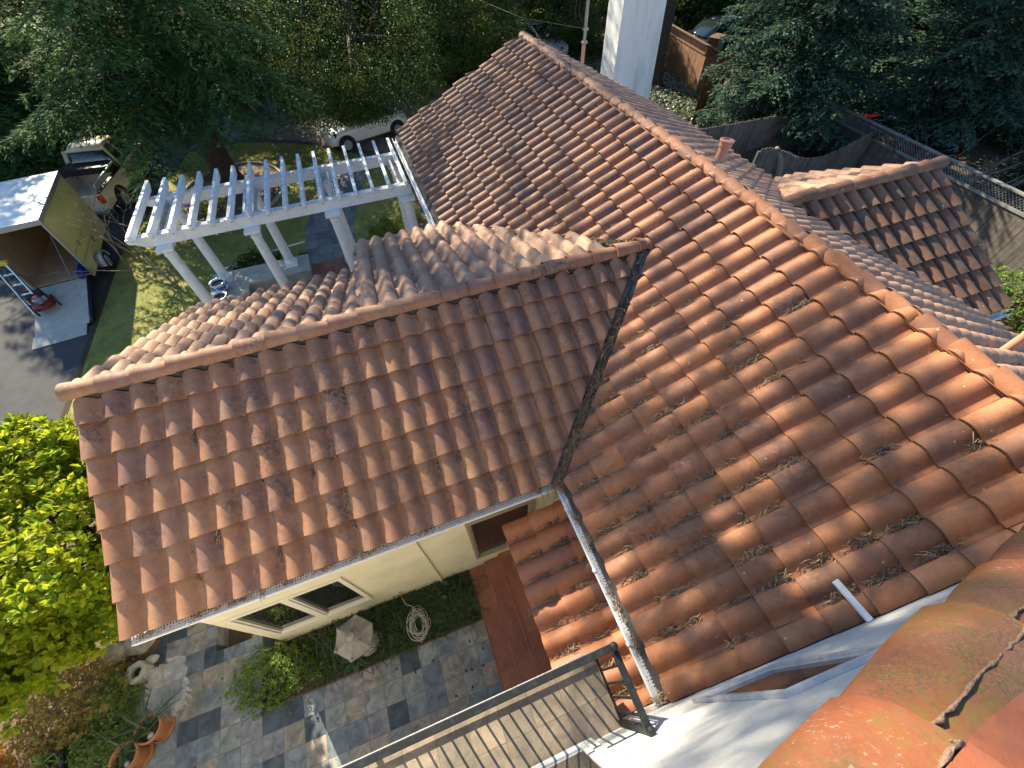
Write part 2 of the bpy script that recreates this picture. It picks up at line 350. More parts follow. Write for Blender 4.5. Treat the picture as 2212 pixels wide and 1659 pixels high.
def ridge_caps(name, p, q, mtl, parent, r=0.115, step=0.36, seed=0, arc=1.0):
    """barrel caps overlapping along the line p-q, laid from p upward"""
    rg = random.Random(seed); p, q = Vector(p), Vector(q); d = (q-p).normalized(); L = (q-p).length
    side = d.cross(Vector((0, 0, 1))).normalized(); up = side.cross(d)
    vs, fs, rn = [], [], []
    k = 0; x = 0.0
    while x < L:
        l = min(step*1.14, L-x+.02); ra, rb = r*1.08, r*0.84
        o = Vector((0, 0, rg.uniform(-.010, .008))); sd = rg.uniform(-.012, .012); n = 12; b = len(vs); rv = rg.random()
        for (xx, rr, lift) in ((x, ra-.016, .016), (x, ra, .018), (x+l*.5, (ra+rb)/2, .010), (x+l, rb, .0)):
            for i in range(n+1):
                a = math.pi*(i/n*arc+(1-arc)/2)
                vs.append(p+d*xx+o+side*(math.cos(a)*rr+sd)+up*(math.sin(a)*rr*0.95+lift)); rn.append(rv)
        for j in range(3):
            for i in range(n): fs.append((b+j*(n+1)+i, b+j*(n+1)+i+1, b+(j+1)*(n+1)+i+1, b+(j+1)*(n+1)+i))
        if x == 0:
            vs.append(p+side*0); rn.append(rv)
            for i in range(n): fs.append((b+i+1, b+i, len(vs)-1))
        x += step
    me = bpy.data.meshes.new(name); me.from_pydata([tuple(v) for v in vs], [], fs)
    for nm in ('rnd', 'rnd2'):
        at = me.attributes.new(nm, 'FLOAT', 'POINT'); at.data.foreach_set('value', np.array(rn, np.float32))
    bm = bmesh.new(); bm.from_mesh(me); bmesh.ops.recalc_face_normals(bm, faces=bm.faces)
    for f in bm.faces: f.smooth = True
    for ed in bm.edges:
        if len(ed.link_faces) == 2: ed.smooth = ed.calc_face_angle(0) < 0.8
    bm.to_mesh(me); bm.free()
    return link_mesh(name, me, mtl, parent)

K = 0.56; KF = 0.345; KL = 0.50; KR = 0.48; KD = 0.54
EV = 3.2; AX, AY = 1.17, 1.85; XR, ZR = 4.715, 5.185; YW, ZW = 4.245, 4.54
WALLY = -0.54
house = thing('house', 'rambling white house under red clay tile roofs, with balcony, chimney and mossy foreground eave', 'house', (1.0, 4.0, GZ))
house_inv = Matrix.Translation(house.location).inverted()
HP = []                                     # world-built parts, re-based onto the house at the end
def hpart(o, label=None):
    HP.append(o)
    if label: o['label'] = label
    return o

# main roof, long slope facing the courtyard
def cutside(a, b):                          # vertical plane through two plan points
    d = Vector((b[0]-a[0], b[1]-a[1], 0)); return (Vector((a[0], a[1], 0)), Vector((d.y, -d.x, 0)).normalized())
tri = [(AX, AY), (3.565, YW), (AX, 8.10)]
def inside(p, poly):
    sg = [(poly[(i+1) % len(poly)][0]-poly[i][0])*(p[1]-poly[i][1])-(poly[(i+1) % len(poly)][1]-poly[i][1])*(p[0]-poly[i][0]) for i in range(len(poly))]
    return all(x > 0 for x in sg) or all(x < 0 for x in sg)
tri_m = [(AX-.5, AY-.5-.10), (3.565, YW-.10), (AX-.5, 8.10+.81)]
pl = [cutside(tri_m[0], tri_m[1]), cutside(tri_m[1], tri_m[2])]
VN0, VN1 = (1.10, 13.12), (4.86, 12.18)     # north verge, slightly raked
sm = Vector((1, 0, K)).normalized()
vc = cutside(VN0, VN1); vcn = vc[1] if vc[1].y > 0 else -vc[1]
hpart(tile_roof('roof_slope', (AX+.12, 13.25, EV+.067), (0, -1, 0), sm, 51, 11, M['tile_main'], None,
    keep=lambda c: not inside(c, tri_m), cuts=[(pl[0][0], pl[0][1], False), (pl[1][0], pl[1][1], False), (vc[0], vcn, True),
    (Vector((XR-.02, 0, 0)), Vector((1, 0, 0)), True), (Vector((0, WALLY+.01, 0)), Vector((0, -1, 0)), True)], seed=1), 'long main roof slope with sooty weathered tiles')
# far slope of the main roof, with the side wing cut out
RX = 8.9
srv = Vector((-1, 0, KR)).normalized()
tri_d = [(6.27, 4.5), (9.3, 1.70), (9.3, 7.3)]
pd = [cutside(tri_d[0], tri_d[1]), cutside(tri_d[2], tri_d[0])]
hpart(tile_roof('roof_slope', (RX, -.54, ZR-KR*(RX-XR)), (0, 1, 0), srv, 49, 13, M['tile_far'], None,
    keep=lambda c: not inside(c, tri_d), cuts=[(pd[0][0], pd[0][1], False), (pd[1][0], pd[1][1], False), (vc[0], vcn, True), (Vector((XR+.02, 0, 0)), Vector((-1, 0, 0)), True)], seed=2), 'narrow sliver of dusty tiles beyond the main ridge')
hpart(ridge_caps('ridge_cap', (XR, 12.2, ZR+.02), (XR, WALLY, ZR+.02), M['tile_main'], None, r=0.105, seed=3), 'long ridge cap of the main roof')
# courtyard wing, slope facing the camera
se, sv = Vector((1, 0, 0)), Vector((0, 1, K)).normalized()
w1 = cutside((AX, AY+.10), (3.565, YW+.10)); w1n = w1[1] if w1[1].x > 0 else -w1[1]
hpart(tile_roof('roof_slope', (-3.76, AY+.05, EV+.028), se, sv, 27, 8, M['tile_wing'], None,
    cuts=[(w1[0], w1n, True), (Vector((0, YW-.105, 0)), Vector((0, 1, 0)), True)], seed=4), 'wing roof slope of warm terracotta tiles facing the courtyard')
# wing, far slopes
sl_ = Vector((0, -1, KL)).normalized()
hpart(tile_roof('roof_slope', (-.58, 7.82, ZW-KL*(7.82-YW)), (-1, 0, 0), sl_, 12, 11, M['tile_far'], None,
    cuts=[(Vector((0, YW+.02, 0)), Vector((0, -1, 0)), True), (Vector((-3.80, 0, 0)), Vector((-1, 0, 0)), True)], seed=5, amp=1.3), 'steeper far slope of the wing in dappled sun')
sr_ = Vector((0, -1, KF)).normalized()
v2 = cutside((AX, 8.08), (3.565, YW-.02)); v2n = v2[1] if v2[1].x > 0 else -v2[1]
hpart(tile_roof('roof_slope', (3.0, 7.86, ZW-KF*(7.86-YW)), (-1, 0, 0), sr_, 13, 11, M['tile_far'], None,
    cuts=[(Vector((0, YW+.02, 0)), Vector((0, -1, 0)), True), (v2[0], v2n, True), (Vector((-.61, 0, 0)), Vector((-1, 0, 0)), True)], seed=6, amp=1.35), 'flatter far slope over the entrance porch')
hpart(ridge_caps('ridge_cap', (-3.82, YW, ZW+.05), (3.5, YW, ZW+.05), M['tile_wing'], None, r=0.115, seed=7), 'ridge cap of the wing')
# side wing on the far right
DY, DZ, DX0, DX1, DE = 4.5, 4.45, 6.2, 9.72, 2.08
sd_ = Vector((0, 1, KD)).normalized()
d1 = cutside((6.27, 4.5), (9.0, 2.0)); d1n = d1[1] if d1[1].x < 0 else -d1[1]
hpart(tile_roof('roof_slope', (DX0-.02, DE, DZ-KD*(DY-DE)), (1, 0, 0), sd_, 13, 8, M['tile_side'], None,
    cuts=[(d1[0], d1n, True), (Vector((0, DY-.02, 0)), Vector((0, 1, 0)), True), (Vector((DX1, 0, 0)), Vector((1, 0, 0)), True)], seed=8), 'brown lichen-spotted slope of the side wing')
sd2 = Vector((0, -1, KD)).normalized()
d2 = cutside((6.27, 4.5), (9.0, 7.0)); d2n = d2[1] if d2[1].x < 0 else -d2[1]
hpart(tile_roof('roof_slope', (DX1, 6.92, DZ-KD*(6.92-DY)), (-1, 0, 0), sd2, 13, 8, M['tile_far'], None,
    cuts=[(d2[0], d2n, True), (Vector((0, DY+.02, 0)), Vector((0, -1, 0)), True)], seed=9), 'far slope of the side wing')
hpart(ridge_caps('ridge_cap', (DX1+.05, DY, DZ+.03), (6.1, DY, DZ+.03), M['tile_side'], None, r=0.12, seed=10), 'ridge cap of the side wing')
# low porch roof under the main gutter
PX0, PZ0, KP = 0.40, 2.42, 0.22
sp_ = Vector((1, 0, KP)).normalized()
hpart(tile_roof('roof_slope', (PX0, 1.83, PZ0), (0, -1, 0), sp_, 9, 4, M['tile_low'], None,
    cuts=[(Vector((0, WALLY+.01, 0)), Vector((0, -1, 0)), True), (Vector((1.7, 0, 0)), Vector((1, 0, 0)), True)], seed=11), 'low orange porch roof tucked under the main gutter')

# roof decks below the tiles (felt, seen at ridges and in valleys), fascias
def deck(poly, name='roof_deck', m=None, th=0.03):
    mb = MB(); n = len(poly)
    mb.add([Vector(p)-Vector((0, 0, .025)) for p in poly]+[Vector(p)-Vector((0, 0, .025+th)) for p in poly],
           [tuple(range(n)), tuple(range(n, 2*n))[::-1]]+[(i, (i+1) % n, n+(i+1) % n, n+i) for i in range(n)])
    return hpart(mb.build(name, m or M['felt']))
zm = lambda x: EV+K*(x-AX)
deck([(AX, 1.80, EV), (AX, WALLY, EV), (XR, WALLY, ZR), (XR, 12.18, ZR), (AX, 13.06, EV), (AX, 8.1, EV), (3.565, YW, ZW)])
zrr = lambda x: ZR-KR*(x-XR)
deck([(XR, WALLY, ZR), (RX-.03, WALLY, zrr(RX)), (RX-.03, 2.05, zrr(RX)), (6.26, 4.5, zrr(6.26)), (RX-.03, 6.95, zrr(RX)), (RX-.03, 11.2, zrr(RX)), (XR, 12.18, ZR)])
deck([(-3.73, AY, EV), (AX, AY, EV), (3.56, YW, ZW), (-3.73, YW, ZW)])
deck([(-3.73, YW, ZW), (-.6, YW, ZW), (-.6, 7.8, ZW-KL*(7.8-YW)), (-3.73, 7.8, ZW-KL*(7.8-YW))])
deck([(-.6, YW, ZW), (3.56, YW, ZW), (AX+.02, 8.05, ZW-KF*(7.84-YW)), (AX-.1, 7.84, ZW-KF*(7.84-YW)), (-.6, 7.84, ZW-KF*(7.84-YW))])
deck([(6.27, DY, DZ), (8.9, 2.1, DZ-KD*(DY-2.1)), (DX1-.03, 2.1, DZ-KD*(DY-2.1)), (DX1-.03, DY, DZ)])
deck([(6.27, DY, DZ), (DX1-.03, DY, DZ), (DX1-.03, 6.9, DZ-KD*2.4), (8.9, 6.9, DZ-KD*2.4)])
deck([(PX0+.02, 1.83, PZ0), (PX0+.02, WALLY, PZ0), (1.6, WALLY, PZ0+KP*1.2), (1.6, 1.83, PZ0+KP*1.2)])
# batten under the ridge caps
mb = MB(); mb.b2((XR-.05, WALLY, ZR-.04), (XR+.05, 12.15, ZR+.05)); mb.b2((-3.72, YW-.085, ZW-.06), (3.4, YW+.05, ZW+.045)); mb.b2((6.3, DY-.05, DZ-.04), (DX1-.03, DY+.05, DZ+.05))
hpart(mb.build('ridge_batten', M['felt']))
# near valley: painted metal trough with a centre crimp
va, vb = Vector((AX-.02, AY-.02, EV-.012)), Vector((3.54, YW-.02, ZW-.005))
vd = (vb-va).normalized(); vs_ = Vector((1, -1, 0)).normalized()
mb = MB(); row = []
for off, h in ((-.26, .046), (-.13, .02), (-.02, .004), (0, .03), (.02, .004), (.13, .02), (.26, .046)):
    row.append((va+vs_*off+Vector((0, 0, h)), vb+vs_*off+Vector((0, 0, h))))
for i in range(len(row)-1): mb.add([row[i][0], row[i+1][0], row[i+1][1], row[i][1]], [(0, 1, 2, 3)])
hpart(mb.build('valley_flashing', M['flash']))

# gutters: white trough with a perforated guard on top
gm = bpy.data.materials.new('perforated_guard'); gm.use_nodes = True; t = gm.node_tree; N, L = t.nodes, t.links
ge = N.new('ShaderNodeNewGeometry'); vo = N.new('ShaderNodeTexVoronoi'); vo.inputs['Scale'].default_value = 34; vo.inputs['Randomness'].default_value = 0.12
r = N.new('ShaderNodeValToRGB'); r.color_ramp.elements[0].position = .33; r.color_ramp.elements[1].position = .40
r.color_ramp.elements[0].color = (.02, .02, .022, 1); r.color_ramp.elements[1].color = (.50, .51, .53, 1)
L.new(ge.outputs['Position'], vo.inputs['Vector']); L.new(vo.outputs['Distance'], r.inputs[0]); L.new(r.outputs[0], N['Principled BSDF'].inputs['Base Color'])
N['Principled BSDF'].inputs['Roughness'].default_value = .45; N['Principled BSDF'].inputs['Metallic'].default_value = .3
def gutter(p, q, out, guard=True, w=.105):
    p, q, out = Vector(p), Vector(q), Vector(out); up = Vector((0, 0, 1)); mb = MB()
    sec = [(0, -.005), (0, -.11), (w*.75, -.11), (w*.95, -.05), (w, 0), (w-.015, 0), (w*.85, -.05), (w*.7, -.10), (.012, -.10), (.012, -.005)]
    n = len(sec); vs = [p+out*a+up*b for a, b in sec]+[q+out*a+up*b for a, b in sec]
    mb.add(vs, [(i, (i+1) % n, n+(i+1) % n, n+i) for i in range(n)]+[tuple(range(n)), tuple(range(n, 2*n))[::-1]])
    L = (q-p).length; d = (q-p).normalized(); k = .55
    while k < L:                            # white spikes/clips on the lip
        mb.box(p+d*k+out*(w-.004)+up*.006, (.035, .035, .014), rz=math.atan2(d.y, d.x)); k += 0.75
    g = hpart(mb.build('gutter', M['white']))
    if guard:
        m2 = MB(); a = out*.004; b = out*(w-.016)
        m2.add([p+a+up*.004, q+a+up*.004, q+b-up*.004, p+b-up*.004, p+a, q+a, q+b-up*.008, p+b-up*.008], [(0, 1, 2, 3), (7, 6, 5, 4)])
        o = m2.build('gutter_guard', gm, None); o.parent = g
    return g
gutter((-3.72, AY+.075, EV+.0), (AX-.04, AY+.075, EV+.0), (0, -1, 0), w=.125)
gutter((AX+.10, WALLY+.005, EV+.0), (AX+.10, AY-.05, EV+.0), (-1, 0, 0), w=.135)
gutter((AX-.02, 8.15, EV-.03), (AX-.02, 13.0, EV-.03), (-1, 0, 0), guard=False)
gutter((9.0, 2.06, DZ-KD*(DY-DE)-.05), (DX1+.02, 2.06, DZ-KD*(DY-DE)-.05), (0, -1, 0), guard=False)
# red-painted fascia under the main gutter, and the jamb board by the gable verge
M['redox'] = mat('red_oxide_paint', (.33, .12, .09), .5, (.26, .10, .08), 9, bump=.2)
hpart(MB().b2((AX+.102, WALLY, EV-.22), (AX+.13, 1.9, EV-.02)).build('fascia', M['redox']))
hpart(MB().b2((AX+.005, 8.2, EV-.2), (AX+.03, 13.0, EV-.035)).build('fascia', M['redox']))
mb = MB()
mb.sidewall([(AY+.02, EV-.16), (YW, ZW-.16), (7.78, ZW-KL*(7.78-YW)-.16), (7.78, ZW-KL*(7.78-YW)-.05), (YW, ZW-.045), (AY+.02, EV-.045)], -3.755, -3.725, axis='x')
hpart(mb.build('verge_board', M['white'])); mb = MB()
mb.sidewall([(DE+.03, DZ-KD*(DY-DE)-.2), (DY, DZ-.2), (6.9, DZ-KD*2.4-.2), (6.9, DZ-KD*2.4-.05), (DY, DZ-.05), (DE+.03, DZ-KD*(DY-DE)-.05)], DX1-.025, DX1+.005, axis='x')
hpart(mb.build('verge_board', M['white']))

# walls ---------------------------------------------------------------
WY = 2.05
mb = MB()                                   # courtyard wall of the wing with two window openings, built as panels round them
wz0, wz1 = GZ, EV-.06
def wall_with_holes(mb, x0, x1, y0, y1, z0, z1, holes):
    xs = sorted({x0, x1, *[h[0] for h in holes], *[h[1] for h in holes]})
    for a, b in zip(xs[:-1], xs[1:]):
        hh = [h for h in holes if h[0] <= a+1e-6 and h[1] >= b-1e-6]; z = z0
        for h in hh:
            mb.b2((a, y0, z), (b, y1, h[2])); z = h[3]
        mb.b2((a, y0, z), (b, y1, z1))
W1 = (-3.36, -1.87, 0.72, 2.24); W2 = (-0.10, 0.95, 0.68, 2.46)
wall_with_holes(mb, -3.50, 1.45, WY, WY+.2, wz0, wz1, [W1, W2])
hpart(mb.build('wall', M['cream']), 'cream stucco courtyard wall of the wing')
mb = MB()
mb.sidewall([(2.25, GZ), (7.3, GZ), (7.3, ZW-KL*(7.3-YW)-.10), (YW, ZW-.10), (2.25, EV+.06)], -3.50, -3.30, axis='x')
hpart(mb.build('wall', M['stucco']), 'white stucco end wall of the wing'); mb = MB()
mb.b2((1.45, WALLY, GZ), (1.65, WY, EV+.05)); hpart(mb.build('wall', M['stucco'])); mb = MB(); mb.b2((1.5, 8.2, GZ), (1.7, 12.4, EV-.02)); mb.b2((-3.3, 7.1, GZ), (-.6, 7.3, 2.8)); mb.b2((-.6, 7.1, GZ), (1.5, 7.3, 3.2)); mb.b2((1.5, 7.3, GZ), (1.7, 8.2, 3.1))
mb.b2((8.3, WALLY, GZ), (8.5, 12.0, 3.1)); mb.b2((1.7, 12.0, GZ), (8.3, 12.2, 3.1)); mb.b2((8.5, 2.4, GZ), (9.5, 2.6, 3.1)); mb.b2((8.5, 6.4, GZ), (9.5, 6.6, 3.1)); mb.b2((9.3, 2.6, GZ), (9.5, 6.4, 3.0))
mb.sidewall([(1.7, 3.1), (8.3, 3.1), (XR, ZR-.12)], 12.0, 12.2)
hpart(mb.build('wall', M['stucco']), 'white stucco walls of the low house')
# raised stucco band and downspout on the courtyard wall
mb = MB(); mb.b2((-.83, WY-.028, GZ), (-.775, WY, wz1)); hpart(mb.build('downspout', M['cream'], bevel=.006))

def window(W, y, rails=(), fr=.055, inset=.05, m=None, name='window', label=None, glassm=None):
    x0, x1, z0, z1 = W; mb = MB(); f = fr
    mb.b2((x0, y-.03, z0), (x0+f, y+.10, z1)); mb.b2((x1-f, y-.03, z0), (x1, y+.10, z1))
    mb.b2((x0+f, y-.03, z0), (x1-f, y+.10, z0+f)); mb.b2((x0+f, y-.03, z1-f), (x1-f, y+.10, z1))
    for x in rails: mb.b2((x-.045, y-.024, z0+f), (x+.045, y+.09, z1-f))
    xs = [x0+f]+[v for x in rails for v in (x-.045, x+.045)]+[x1-f]
    for a, b in zip(xs[::2], xs[1::2]):     # sash inside the frame
        s = .03
        mb.b2((a, y-.008, z0+f), (a+s, y+.08, z1-f)); mb.b2((b-s, y-.008, z0+f), (b, y+.08, z1-f))
        mb.b2((a+s, y-.008, z0+f), (b-s, y+.08, z0+f+s)); mb.b2((a+s, y-.008, z1-f-s), (b-s, y+.08, z1-f))
    w = hpart(MB().b2((x0-.02, y+.17, z0-.02), (x1+.02, y+.19, z1+.02)).build(name, M['dark']), label)
    fo = mb.build('frame', m or M['frame'], None, bevel=.004); fo.parent = w
    p = MB().b2((x0+f, y+.03, z0+f), (x1-f, y+.038, z1-f)).build('pane', glassm or M['glass'], None); p.parent = w
    return w
window(W1, WY, rails=(-2.64,), label='two-light sliding window above the planting bed')
window(W2, WY, fr=.05, m=mat('bronze_window_frame', (.30, .25, .17), .5), label='dark square window beside the porch')

# taller storey in the foreground ------------------------------------------------
RKX, RKZ, KT = 0.30, 7.62, 0.507
rz = lambda x: RKZ-KT*(x-RKX)
zt = lambda x: min(rz(x), rz(-4.0)-KT*(-4.0-x)*-1 if x < -4 else rz(x))
TWIN = [(1.28, 3.88), (1.92, 4.19), (2.06, 5.42), (1.40, 5.20)]
mb = MB()
mb.sidewall([(.45, EV-.1), (8.6, EV-.1), (8.6, 3.25), (2.1, rz(2.1)-.10), (.45, rz(.45)-.10)], WALLY-.2, WALLY)
mb.sidewall([(-7.6, GZ), (8.6, GZ), (8.6, EV-.1), (-7.6, EV-.1)], WALLY-.2, WALLY)
mb.sidewall([(-7.6, EV-.1), (-.95, EV-.1), (-.95, rz(-.95)-.1), (-4, rz(-4)-.1), (-7.6, rz(-.4)-.1)], WALLY-.2, WALLY)
mb.sidewall([(-.95, 5.35), (.45, 5.35), (.45, rz(.45)-.1), (-.95, rz(-.95)-.1)], WALLY-.2, WALLY)
hpart(mb.build('upper_wall', M['stucco']), 'bright white stucco gable wall of the tall storey')
# trapezoid window: frame strips round a slanted four-sided pane
def ring(mb, poly, wd, y0, y1, m=0):
    c = Vector((sum(p[0] for p in poly)/4, sum(p[1] for p in poly)/4)); n = len(poly)
    inn = []
    for i in range(n):
        p0, p1, p2 = Vector(poly[i-1]), Vector(poly[i]), Vector(poly[(i+1) % n])
        a, b = (p0-p1).normalized(), (p2-p1).normalized(); bi = (a+b).normalized(); s = max(.2, abs(a.x*bi.y-a.y*bi.x)); inn.append(p1+bi*wd/s)
    for i in range(n):
        j = (i+1) % n; mb.sidewall([poly[i], poly[j], inn[j], inn[i]], y0, y1, m)
    return inn
mb = MB(); inn = ring(mb, TWIN, .042, WALLY-.03, WALLY+.035); inn2 = ring(mb, inn, .022, WALLY-.03, WALLY+.018)
w = hpart(MB().sidewall(TWIN, WALLY+.001, WALLY+.003).build('window', M['dark']), 'slanted four-sided window in the white gable wall')
o = mb.build('frame', M['greytrim'], None, bevel=.004); o.parent = w
o = MB().sidewall(inn2, WALLY+.004, WALLY+.010).build('pane', M['glass'], None); o.parent = w
# mossy roof edge
st = Vector((-1, 0, KT)).normalized(); nT = Vector((KT, 0, 1)).normalized()
ox = 5.2
def on_rake(x, y, h=0): return Vector((x, y, rz(x)))+nT*h
y_end = -.192
ncol = 9
hpart(tile_roof('roof_slope', tuple(on_rake(ox, y_end-ncol*TW+.11, -.05)), (0, 1, 0), st, ncol, 26, M['tile_near'], None,
    cuts=[(Vector((0, y_end, 0)), Vector((0, 1, 0)), True)], seed=21), 'smooth orange tiles of the tall roof right in front of the camera')
def rake_tiles():
    vs, fs, rn = [], [], []; rg = random.Random(5)
    k = 0
    while k < 26:
        u0 = k*TE; rv = rg.random(); b = len(vs); n = 10; jy = rg.uniform(-.006, .006)
        for (uu, r, lift) in ((u0, .098, .012), (u0, .112, .018), (u0+.12, .108, .012), (u0+.26, .096, .0), (u0+.42, .084, -.012)):
            c = on_rake(ox, -.245+jy)+st*uu
            for i in range(n+1):
                a = -0.45+ (math.pi+.25)*i/n
                vs.append(c+Vector((0, 1, 0))*math.cos(a)*r+nT*(math.sin(a)*r*.95-.052+lift)); rn.append(rv)
        for j in range(4):
            for i in range(n): fs.append((b+j*(n+1)+i, b+j*(n+1)+i+1, b+(j+1)*(n+1)+i+1, b+(j+1)*(n+1)+i))
        k += 1
    me = bpy.data.meshes.new('rake_tile'); me.from_pydata([tuple(v) for v in vs], [], fs)
    for nm in ('rnd', 'rnd2'):
        at = me.attributes.new(nm, 'FLOAT', 'POINT'); at.data.foreach_set('value', np.array(rn, np.float32))
    bm = bmesh.new(); bm.from_mesh(me); bmesh.ops.recalc_face_normals(bm, faces=bm.faces)
    for f in bm.faces: f.smooth = True
    for ed in bm.edges:
        if len(ed.link_faces) == 2: ed.smooth = ed.calc_face_angle(0) < .9
    bm.to_mesh(me); bm.free(); return link_mesh('rake_tile', me, M['tile_moss'])
mb = MB(); rg = random.Random(31); pts = []; rr_ = []
for k in range(660):                        # crusty mortar line along the joint of edge and field tiles
    u = k*.015; pts.append(on_rake(ox, y_end+.003+rg.uniform(-.002, .002))+st*u+nT*(.011+rg.uniform(-.002, .002)+.052*(1-(u/TE) % 1))); rr_.append(rg.uniform(.001, .0035))
mb.tube(pts, rr_, 6)
for k in range(659):
    a, b = pts[k], pts[k+1]; mb.add([a, b, b-nT*.08, a-nT*.08], [(0, 1, 2, 3)])
hpart(mb.build('mortar_joint', mat('crusty_mortar', (.36, .20, .13), 1.0, (.20, .14, .10), 60, detail=9, bump=.6, bscale=200), smooth=True))
hpart(rake_tiles(), 'scalloped moss-covered edge tiles of the tall roof')
mb = MB(); a, b = on_rake(ox, 0, -.16), on_rake(-4, 0, -.16)
for y0, y1 in ((-.30, -.26), (-3.0, -.6)):
    mb.add([(a.x, y0, a.z), (a.x, y1, a.z), (b.x, y1, b.z), (b.x, y0, b.z), (a.x, y0, a.z+.12), (a.x, y1, a.z+.12), (b.x, y1, b.z+.12), (b.x, y0, b.z+.12)],
           [(0, 1, 2, 3), (7, 6, 5, 4), (0, 1, 5, 4), (1, 2, 6, 5), (2, 3, 7, 6), (3, 0, 4, 7)])
mb.add([on_rake(ox, -3, -.03), on_rake(ox, -.2, -.03), on_rake(-4, -.2, -.03), on_rake(-4, -3, -.03)], [(0, 1, 2, 3)])
hpart(mb.build('roof_deck', M['felt']))

# balcony ----------------------------------------------------------------
BZ = 3.2
bal = hpart(MB().b2((-3.2, WALLY+.002, BZ-.22), (.765, .088, BZ-.012)).build('balcony', M['stucco']), 'shallow upstairs balcony with black iron railing')
tm = bpy.data.materials.new('beige_floor_tile'); tm.use_nodes = True; t = tm.node_tree; N, L = t.nodes, t.links
def tiled(tm, size, ox_, oy_, tones, grout, gw, rough, rotate=0.0, mottle=.5, gamma=1.0):
    t = tm.node_tree; N, L = t.nodes, t.links; bs = N['Principled BSDF']
    ge = N.new('ShaderNodeNewGeometry'); mp = N.new('ShaderNodeMapping'); mp.vector_type = 'POINT'
    mp.inputs['Scale'].default_value = (1/size, 1/size, 1); mp.inputs['Location'].default_value = (-ox_/size, -oy_/size, 0)
    L.new(ge.outputs['Position'], mp.inputs['Vector'])
    fl = N.new('ShaderNodeVectorMath'); fl.operation = 'FLOOR'; L.new(mp.outputs[0], fl.inputs[0])
    fr = N.new('ShaderNodeVectorMath'); fr.operation = 'FRACTION'; L.new(mp.outputs[0], fr.inputs[0])
    sx = N.new('ShaderNodeSeparateXYZ'); L.new(fl.outputs[0], sx.inputs[0])
    cx = N.new('ShaderNodeCombineXYZ'); L.new(sx.outputs[0], cx.inputs[0]); L.new(sx.outputs[1], cx.inputs[1])
    wn = N.new('ShaderNodeTexWhiteNoise'); wn.noise_dimensions = '2D'; L.new(cx.outputs[0], wn.inputs['Vector'])
    cr = N.new('ShaderNodeValToRGB'); cr.color_ramp.interpolation = 'CONSTANT'; el = cr.color_ramp.elements
    while len(el) < len(tones): el.new(.5)
    for i, c in enumerate(tones): el[i].position = i/len(tones); el[i].color = (*c, 1)
    L.new(wn.outputs['Value'], cr.inputs[0])
    # slate-like blotches that differ from tile to tile
    off = N.new('ShaderNodeVectorMath'); off.operation = 'MULTIPLY_ADD'; off.inputs[1].default_value = (7.3, 5.1, 3.7)
    L.new(wn.outputs['Color'], off.inputs[0]); L.new(ge.outputs['Position'], off.inputs[2])
    no = N.new('ShaderNodeTexNoise'); no.inputs['Scale'].default_value = 6; no.inputs['Detail'].default_value = 7; no.inputs['Roughness'].default_value = .6; no.inputs['Distortion'].default_value = .8
    L.new(off.outputs[0], no.inputs['Vector'])
    r2 = N.new('ShaderNodeValToRGB'); r2.color_ramp.elements[0].position = .34; r2.color_ramp.elements[1].position = .66
    r2.color_ramp.elements[0].color = (1-mottle*.55, 1-mottle*.5, 1-mottle*.45, 1); r2.color_ramp.elements[1].color = (1+mottle*.5, 1+mottle*.42, 1+mottle*.36, 1)
    L.new(no.outputs[0], r2.inputs[0])
    mx = N.new('ShaderNodeMix'); mx.data_type = 'RGBA'; mx.blend_type = 'MULTIPLY'; mx.inputs[0].default_value = 1
    L.new(cr.outputs[0], mx.inputs[6]); L.new(r2.outputs[0], mx.inputs[7])
    # grout
    s2 = N.new('ShaderNodeSeparateXYZ'); L.new(fr.outputs[0], s2.inputs[0]); fs = []
    for q in (0, 1):
        a = N.new('ShaderNodeMath'); a.operation = 'SUBTRACT'; a.inputs[1].default_value = .5; L.new(s2.outputs[q], a.inputs[0])
        b = N.new('ShaderNodeMath'); b.operation = 'ABSOLUTE'; L.new(a.outputs[0], b.inputs[0])
        g = N.new('ShaderNodeMath'); g.operation = 'GREATER_THAN'; g.inputs[1].default_value = .5-gw/size/2; L.new(b.outputs[0], g.inputs[0]); fs.append(g)
    m_ = N.new('ShaderNodeMath'); m_.operation = 'MAXIMUM'; L.new(fs[0].outputs[0], m_.inputs[0]); L.new(fs[1].outputs[0], m_.inputs[1])
    m2 = N.new('ShaderNodeMix'); m2.data_type = 'RGBA'; L.new(m_.outputs[0], m2.inputs[0]); L.new(mx.outputs[2], m2.inputs[6]); m2.inputs[7].default_value = (*grout, 1)
    L.new(m2.outputs[2], bs.inputs['Base Color']); bs.inputs['Roughness'].default_value = rough
    bp = N.new('ShaderNodeBump'); bp.inputs['Strength'].default_value = .6; bp.inputs['Distance'].default_value = .012
    sb = N.new('ShaderNodeMath'); sb.operation = 'SUBTRACT'; L.new(no.outputs[0], sb.inputs[0]); L.new(m_.outputs[0], sb.inputs[1])
    L.new(sb.outputs[0], bp.inputs['Height']); L.new(bp.outputs[0], bs.inputs['Normal'])
tiled(tm, .305, .02, .03, [(.205, .165, .128), (.175, .145, .115), (.225, .18, .135), (.16, .135, .108)], (.14, .11, .085), .006, .75, mottle=.55)
o = MB().b2((-3.2, WALLY+.002, BZ-.012), (.762, .07, BZ)).build('floor_tile', tm, None); o.parent = bal
ry = .035; rt = BZ+1.10
mb = MB(); mb.b2((-3.2, ry-.028, rt-.035), (.775, ry+.028, rt)); mb.b2((-3.2, ry-.012, rt-.075), (.76, ry+.012, rt-.045)); o = mb.build('top_rail', M['black'], None, bevel=.005); o.parent = bal
